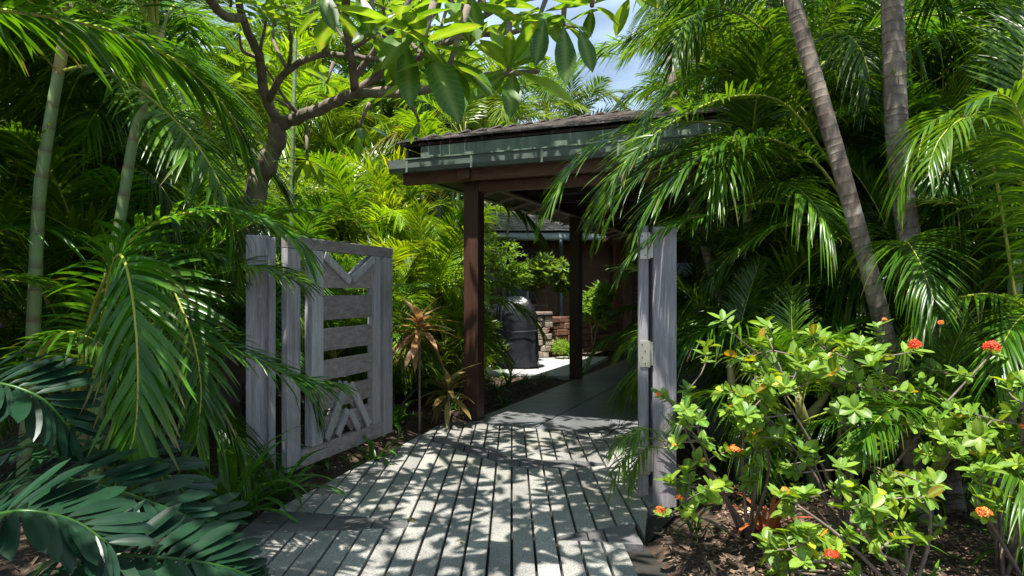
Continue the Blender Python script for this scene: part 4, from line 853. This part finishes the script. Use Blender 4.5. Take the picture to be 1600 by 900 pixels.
for k, (x, y, s_, lb) in enumerate([(-.25, 10.4, .35, 'green tuft on the mulch just past the first post'), (.2, 11.4, .3, 'low tuft at the sunny corner of the patio bed'), (-.6, 11.6, .45, 'leafy tuft left of the pale tuft'), (.55, 12.2, .22, 'tiny tuft between the second post and the patio'), (-.1, 9.6, .22, 'small tuft at the edge of the dark floor')]):
    strap_plant(lb, x, y, 14, s_, .022, (1.3, 1.2, .9), 'grass_tuft', group='tufts along the walkway bed')
strap_plant('striped tuft low among the mulch under the flowering shrub', 1.75, 3.95, 22, .38, .022, (1.6, 1.25, .8), 'grass_tuft', group='tufts under the flowering shrubs')
strap_plant('narrow leaved tuft right of the striped one', 2.25, 4.05, 20, .45, .02, (1.3, 1.1, .8), 'grass_tuft', group='tufts under the flowering shrubs')
strap_plant('grass tuft at the foot of the thick ringed trunk', 2.95, 4.9, 20, .6, .022, (1.1, 1.1, .8), 'grass_tuft', group='tufts under the flowering shrubs')
strap_plant('short tuft at the lower right corner', 2.9, 3.9, 20, .4, .022, (1.2, 1.1, .8), 'grass_tuft', group='tufts under the flowering shrubs')
for k, (x, y, s_, lb) in enumerate([(1.2, 4.45, .25, 'tiny tuft at the foot of the hinged gate post'), (1.45, 3.6, .22, 'small tuft at the bare corner of the mulch'), (2.1, 3.45, .3, 'tuft under the low shrub with the red head'), (2.55, 4.5, .45, 'tall tuft between the two ringed trunks'), (1.9, 4.9, .45, 'dark tuft behind the sprawling flowering shrub')]):
    strap_plant(lb, x, y, 18, s_, .016, (1.3, 1.1, .8), 'grass_tuft', group='tufts under the flowering shrubs')
r_ = strap_plant('red and green striped croton low beside the flowering shrub', 1.62, 4.35, 20, .42, .03, (1, .45, .3), 'croton', 'plant', mt='ti')

def ti(label, x, y, h, n, L, col, lean=(0, 0)):
    z = gh(x, y); r = thing('ti_plant', label, 'plant', (x, y, z), 'ti plants by the walkway'); top = np.array([x + lean[0], y + lean[1], z + h])
    MB().tube(smooth([(x, y, z - .03), (x + lean[0] * .3, y, z + h * .5), top], 10), np.linspace(.016, .012, 10), 7).build('stem', M['bark2'], r, smooth=True)
    for k in range(n):
        q = k / n; a = k * 2.4 + rnd.uniform(-.3, .3); e = R(75 - 115 * q); X = np.array([math.cos(a) * math.cos(e), math.sin(a) * math.cos(e), math.sin(e)])
        g = rnd.uniform(.7, 1.3); place(rnd.choice(TI), 'leaf', r, top - np.array([0, 0, .16 * q]), X, (0.02, 0.03, 1) if e < 1.2 else (-math.cos(a), -math.sin(a), .2), L * rnd.uniform(.75, 1.1), (col[0] * g, col[1] * g, col[2] * g))
ti('bronze and cream ti plant beside the first brown post, the taller one', -1.05, 7.75, 1.25, 30, .46, (1.15, 1.05, .95))
ti('olive brown ti plant drooping at the foot of the first brown post', -.74, 7.95, .52, 24, .42, (.75, .9, .55))
ti('half hidden ti plant behind the taller one', -1.5, 9.6, .9, 18, .42, (.5, .8, .5))

# shrubs by the house: joined small leaves on real branches -------------------------
def shrub(label, x, y, z, blobs, size, per, npts, mt='broad', col=NOR, name='leafy_shrub', wdt=.3, seed=1, group=None, cat='shrub', r=.02):
    rt = thing(name, label, cat, (x, y, z), group); rg = np.random.default_rng(seed); pts = []; m = MB()
    for (bx, by, bz, br) in blobs:
        q = nrm(rg.normal(0, 1, (npts, 3))) * (rg.uniform(.35, 1, npts) ** .6)[:, None] * np.array(br if hasattr(br, '__len__') else (br, br, br * .8)); q += np.array([bx, by, bz]); pts.append(q)
        c = np.array([bx, by, bz]); b = np.array([x, y, z - .03]); m.tube(smooth([b, (b + c) / 2 + [0, 0, .05], c], 8), np.linspace(r, r * .5, 8), 6)
        for k in range(min(14, npts)): m.tube([c + (q[k] - c) * .0, (c + q[k]) / 2 + [0, 0, -.02], q[k]], [r * .45, r * .3, r * .15], 5)
    m.build('branches', M['bark2'], rt, smooth=True); foliage('leaves', rt, np.concatenate(pts), rg, size, wdt, per, mt, .04, .45, col); return rt
shrub('rounded bright shrub growing in front of the house downpipe', 1.0, 16.9, .1, [(.75, 16.8, 2.05, .45), (1.15, 16.9, 1.95, .42), (.45, 16.9, 1.8, .3), (1.35, 17, 1.7, .25)], .2, 12, 55, col=(1.2, 1.15, .9), seed=3)
shrub('narrow leaved shrub leaning over the red brown block wall', 2.0, 16.9, .1, [(1.9, 16.7, 1.2, .35), (2.15, 16.7, .95, .3), (2.3, 17, 1.5, .3)], .2, 12, 40, col=(1.2, 1.2, .9), seed=4)
shrub('ferny lime green plant at the foot of the block wall', 1.2, 15.9, 0, [(1.15, 15.8, .25, .22), (1.4, 15.9, .15, .16)], .1, 12, 70, col=(2.2, 1.9, .8), wdt=.12, seed=5, name='fern', cat='fern', r=.006)
shrub('dark leafy shrub partly hiding the covered grill', -.6, 12.6, 0, [(-.6, 12.6, .8, .36), (-.35, 12.5, .45, .26), (-.8, 12.7, 1.2, .35)], .16, 9, 50, col=(.6, .8, .7), wdt=.2, seed=6)
shrub('orange tipped shrub under the eave beyond the first post', -.35, 14.8, 0, [(-.25, 14.8, 2.4, .5), (-.6, 14.8, 1.9, .5), (.05, 15, 1.9, .35)], .13, 8, 80, col=(1.2, 1.2, .8), seed=7)
shrub('yellow leaved shrub high on the bank behind the frangipani trunk', -3.4, 10.6, gh(-3.4, 10.6), [(-3.5, 10.3, 3.1, .5), (-3.1, 10.4, 2.8, .45), (-3.8, 10.5, 2.6, .45)], .12, 9, 90, col=(1.9, 1.5, .7), seed=8)
shrub('small leaved plant sprouting from the mulched bank', -4.0, 8.9, gh(-4, 8.9), [(-4.0, 8.6, gh(-4, 8.6) + .3, .3), (-3.6, 8.8, gh(-3.6, 8.8) + .25, .2)], .12, 7, 30, col=(1.5, 1.4, .9), seed=9)
shrub('low leafy shrub under the ti plants', -1.5, 8.7, 0, [(-1.6, 8.9, .5, .35), (-1.1, 9.2, .4, .35), (-1.9, 9.2, .7, .35)], .14, 7, 60, col=(.8, .9, .7), seed=10)
# pale cane seen behind the frangipani
cn = thing('bare_cane', 'thin pale bare cane standing behind the frangipani trunk', 'cane', (-3.05, 9.4, gh(-3.05, 9.4)))
ring_tube([(-3.05, 9.4, gh(-3.05, 9.4) - .05), P(456, 310, 9.4), P(458, 200, 9.4), P(462, 60, 9.5)], .032, .028, .14, 8).build('cane', M['cane'], cn, smooth=True)

# flowering ixora shrubs --------------------------------------------------------------
def ixora(label, base, tips, seed, flowers, cap=300, L=.082):
    rg = random.Random(seed); r = thing('ixora_shrub', label, 'shrub', tuple(base), 'flowering shrubs on the right'); tips = [np.array(t) for t in tips]; m = MB(); n = [0]
    nodes = [np.array(base)]; placed = []
    stems = []
    for k in range(9):
        a = rg.uniform(0, 6.28); t = tips[int(rg.random() * len(tips))]; mid = np.array(base) + (t - base) * rg.uniform(.4, .6) + [rg.uniform(-.08, .08), rg.uniform(-.08, .08), .04]
        pth = smooth([np.array(base) + [rg.uniform(-.06, .06), rg.uniform(-.06, .06), -.03], mid, t], 9); m.tube(pth, np.linspace(.013, .005, 9), 6); nodes += [q for q in pth[3:]]
    pos_ = []
    for t in tips:
        nd = min(nodes, key=lambda q: np.linalg.norm(q - t) + (0 if q[2] < t[2] + .05 else .4)); mid = (nd + t) / 2 + np.array([rg.uniform(-.04, .04), rg.uniform(-.04, .04), .0])
        pth = smooth([nd, mid, t], 6); m.tube(pth, np.linspace(.005, .0028, 6), 5); nodes.append(mid)
        d = nrm(t - mid + np.array([0, 0, .03])); pos_.append((t, d, 1)); pos_.append(((t * .7 + mid * .3), d, .9)); pos_.append((t * .35 + mid * .65, d, .8))
    tag(m.build('stems', M['bark2'], r, smooth=True))
    extra = []
    for (t, d, s_) in sorted(pos_, key=lambda q: -q[2]):
        nl = 6 if s_ == 1 else 4; a0 = rg.uniform(0, 6.28); A = nrm(np.cross(d, (.2, .9, .3))); B = np.cross(d, A)
        young = rg.random() < .45
        for k in range(nl):
            a = a0 + k * 2.0 * math.pi / nl * 1.02; X = nrm(d * rg.uniform(.3, .9) + (A * math.cos(a) + B * math.sin(a)) + np.array([0, 0, .15])); g = rg.uniform(.75, 1.25)
            c = (1.5 * g, 1.18 * g, .8 * g) if young else (g, g, g)
            if s_ == 1 and k < 2 and rg.random() < .16: c = (3.0, .75, .6); X = nrm(X + d * 1.5)
            if rg.random() < .04: c = (2.4, 1.5, .5)
            LL = L * s_ * rg.uniform(.45, 1.3)
            if n[0] < cap: place(rg.choice(IX), 'leaf', r, t, X, nrm(d + np.array([0, 0, .6])), LL, c); n[0] += 1
            else: extra.append((t + X * 0.0, X, LL))
    if extra:
        P_ = np.array([e[0] for e in extra]); D_ = np.array([e[1] for e in extra]); S_ = np.array([e[2] for e in extra]); v, f = fastleaf(D_, P_, S_, nrm(np.stack([np.zeros(len(S_)) + .1, np.zeros(len(S_)) - .3, np.ones(len(S_))], 1)), {'w': .5})
        tag(link('leaves_beyond', mesh('leaves_beyond', v - W[r], f, M['ixora'], False, None, {'tint': np.repeat(np.random.default_rng(seed).uniform(0, 1, len(S_)), 6)}), r, W[r]), kind='stuff')
    for (c, rad, mt) in flowers:
        rad = rad * .82
        c = np.array(c); m = MB(); rgf = np.random.default_rng(int(abs(c[0]) * 1e4) % 9999)
        for k in range(34):
            th = math.acos(1 - rgf.random() * 1.15); ph = rgf.uniform(0, 6.28); dd = np.array([math.sin(th) * math.cos(ph), math.sin(th) * math.sin(ph), math.cos(th)]); p = c + dd * rad * .85 * rgf.uniform(.6, 1.2); A = nrm(np.cross(dd, (.3, .5, .8))); B = np.cross(dd, A)
            m.tube([c, p], [.0012, .001], 4, 0, .2, cap=False)
            for q in range(4):
                t0 = q * math.pi / 2 + k; X = A * math.cos(t0) + B * math.sin(t0); Y = -A * math.sin(t0) + B * math.cos(t0); s_ = rad * .42
                m.add([p, p + X * s_ * .5 + Y * s_ * .28 + dd * .002, p + X * s_, p + X * s_ * .5 - Y * s_ * .28 + dd * .002], [(0, 1, 2, 3)], 0, float(rgf.uniform(0, 1)))
        m.build('flower_head', M[mt], r)
    return r
rx = random.Random(21)
def cloud(n, zones):
    o = []
    for k in range(n):
        z = rx.choices(zones, [q[6] for q in zones])[0]
        a = rx.uniform(0, 6.28); rr = math.sqrt(rx.random()); px = z[0] + z[2] * rr * math.cos(a); py = z[1] + z[3] * rr * math.sin(a)
        o.append(P(px, py, z[4] + rx.uniform(-z[5], z[5])))
    return [q if q[2] > .06 else np.array([q[0], q[1], .06 + rx.random() * .1]) for q in o]
fl = lambda px, py, d, r_, mt: (P(px, py, d), r_, mt)
ixora('flowering shrub in the middle of the right bed, red heads at its top right', (2.05, 4.2, 0), cloud(72, [(1290, 640, 140, 110, 3.9, .35, 5), (1370, 560, 100, 60, 4.0, .3, 2), (1230, 560, 90, 60, 3.9, .25, 2), (1330, 770, 120, 60, 3.7, .3, 3)]) + [P(1430, 548, 3.85), P(1550, 552, 3.85), P(1370, 510, 3.9), P(1130, 500, 4.0), P(1200, 510, 3.9), P(1500, 585, 3.8)], 1, [fl(1430, 541, 3.78, .046, 'red'), fl(1549, 544, 3.76, .055, 'red'), fl(1382, 500, 3.9, .018, 'orange'), fl(1470, 505, 3.9, .022, 'orange'), fl(1274, 528, 3.9, .014, 'orange')])
ixora('flowering shrub sprawling left against the gate post with orange heads', (1.5, 4.35, 0), cloud(50, [(1120, 700, 75, 90, 3.95, .3, 4), (1080, 775, 60, 30, 3.8, .2, 2), (1180, 640, 80, 60, 4.0, .3, 3), (1140, 550, 60, 40, 4.1, .25, 1)]) + [P(1035, 620, 4.1), P(1075, 610, 4.1), P(1060, 640, 4.1), P(1035, 805, 3.8)], 2, [fl(1147, 704, 3.6, .036, 'orange'), fl(1061, 779, 3.65, .026, 'orange'), fl(1032, 799, 3.65, .036, 'orange'), fl(1029, 617, 4.05, .022, 'orange')])
ixora('low flowering shrub at the bottom right with one red head', (2.0, 3.5, 0), cloud(50, [(1300, 860, 170, 45, 3.5, .2, 4), (1420, 800, 100, 60, 3.5, .2, 3), (1230, 820, 60, 50, 3.6, .2, 2)]), 3, [fl(1300, 868, 3.2, .04, 'red'), fl(1392, 836, 3.4, .014, 'orange')])
ixora('flowering shrub cut by the right picture edge with a salmon head', (2.75, 3.8, 0), cloud(50, [(1560, 740, 90, 70, 3.6, .25, 4), (1590, 640, 60, 60, 3.7, .2, 2), (1490, 690, 60, 60, 3.8, .2, 2)]), 4, [fl(1538, 803, 3.3, .044, 'orange'), fl(1598, 668, 3.6, .025, 'orange')])

# bollard light
bl = thing('garden_light', 'slim dark path light standing in the left bed', 'light', tuple(G(318, 800)))
g0 = G(318, 800); MB().tube([g0, g0 + [0, 0, .3]], .018, 10).build('stake', M['black'], bl, smooth=True); MB().tube([g0 + [0, 0, .3], g0 + [0, 0, .37]], [.03, .026], 12).build('lamp_head', M['black'], bl)

# mulch, litter, background mass ----------------------------------------------------
def chips(name, n, region, size, mt, seed, col=None):
    rg = np.random.default_rng(seed); V = []; Fq = []; c = 0; T_ = []
    while c < n:
        x, y = rg.uniform(region[0], region[1]), rg.uniform(region[2], region[3]); z = gh(x, y)
        if z < -.08: continue
        a = rg.uniform(0, 6.28); l = size * rg.uniform(.5, 1.6); w_ = l * rg.uniform(.2, .5); t = rg.normal(0, .35, 2); X = np.array([math.cos(a), math.sin(a), t[0]]) * l; Y = np.array([-math.sin(a), math.cos(a), t[1]]) * w_; p = np.array([x, y, z + rg.uniform(.004, .03)]); th = np.array([0, 0, size * .15])
        V += [p - X - Y, p + X - Y * .6, p + X * .8 + Y, p - X * .9 + Y * .7, p + th]; Fq += [(c * 5 + i, c * 5 + (i + 1) % 4, c * 5 + 4) for i in range(4)]; T_ += [rg.random()] * 5; c += 1
    tag(link(name, mesh(name, np.array(V), Fq, M[mt], False, None, {'tint': T_})), kind='stuff')
chips('mulch', 9000, (.8, 4.5, 2.8, 6.5), .016, 'chip', 1); chips('mulch', 5000, (-5, -1.2, 3.0, 9.5), .018, 'chip', 2); chips('mulch', 2500, (-1.4, 1.2, 8.4, 12.5), .018, 'chip', 3)
chips('fallen_leaves', 160, (-6, 5, 2.8, 12), .045, 'ti', 4)
def mass(name, zones, n, size, seed, col):
    rg = np.random.default_rng(seed); pts = []
    for (x0, x1, y0, y1, z0, z1, wt) in zones:
        k = int(n * wt); q = np.stack([rg.uniform(x0, x1, k), rg.uniform(y0, y1, k), rg.uniform(z0, z1, k)], 1)
        keep = np.sin(q[:, 0] * 1.9 + q[:, 2] * 1.1) + np.sin(q[:, 1] * 1.3 + q[:, 2] * 2.3) > -.9; pts.append(q[keep])
    foliage(name, None, np.concatenate(pts), rg, size, .3, 5, 'broad', .2, .2, col)
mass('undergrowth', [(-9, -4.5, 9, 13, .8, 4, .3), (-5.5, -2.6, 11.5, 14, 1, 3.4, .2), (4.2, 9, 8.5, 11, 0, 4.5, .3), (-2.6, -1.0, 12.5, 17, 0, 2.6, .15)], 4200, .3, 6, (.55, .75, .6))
mass('far_woods', [(-16, -1.5, 19, 26, 0, 8.5, .55), (6.5, 16, 13, 22, 0, 9, .35), (3.8, 6.6, 20, 25, 0, 6.5, .1)], 11000, .55, 8, (.8, .95, .7))
print('objects', len(bpy.data.objects), 'tris', sum(len(m_.polygons) for m_ in bpy.data.meshes) * 2)

for k, (px, py, lb_) in enumerate([(484, 757, 'dry leaf lying on the planks nearest the left strap lily'), (575, 742, 'dry leaf on the planks near the small strap lily'), (640, 812, 'yellow leaf lying at the pointed tip of the left flagstone band'), (905, 705, 'dry leaf beside the curved flagstone band near the gate post'), (720, 850, 'dry leaf in the middle of the near planks')]):
    g_ = G(px, py); fr_ = rnd.uniform(0, 6.28); X = np.array([math.cos(fr_), math.sin(fr_), .05]); me_ = IX[k % 6]; o = bpy.data.objects.new('fallen_leaf', me_); C.objects.link(o); Xn = nrm(X); Yn = nrm(np.cross((0, 0, 1), Xn)); Zn = np.cross(Xn, Yn); sc_ = rnd.uniform(.035, .07)
    o.matrix_basis = Matrix([[Xn[i] * sc_, Yn[i] * sc_, Zn[i] * sc_, (g_ + [0, 0, .012])[i]] for i in range(3)] + [[0, 0, 0, 1]]); o.color = (2.2, .8, 1.2, 1) if k % 3 else (2.6, 1.1, .8, 1)
    tag(o, lb_, 'leaf', 'dry leaves fallen on the path')
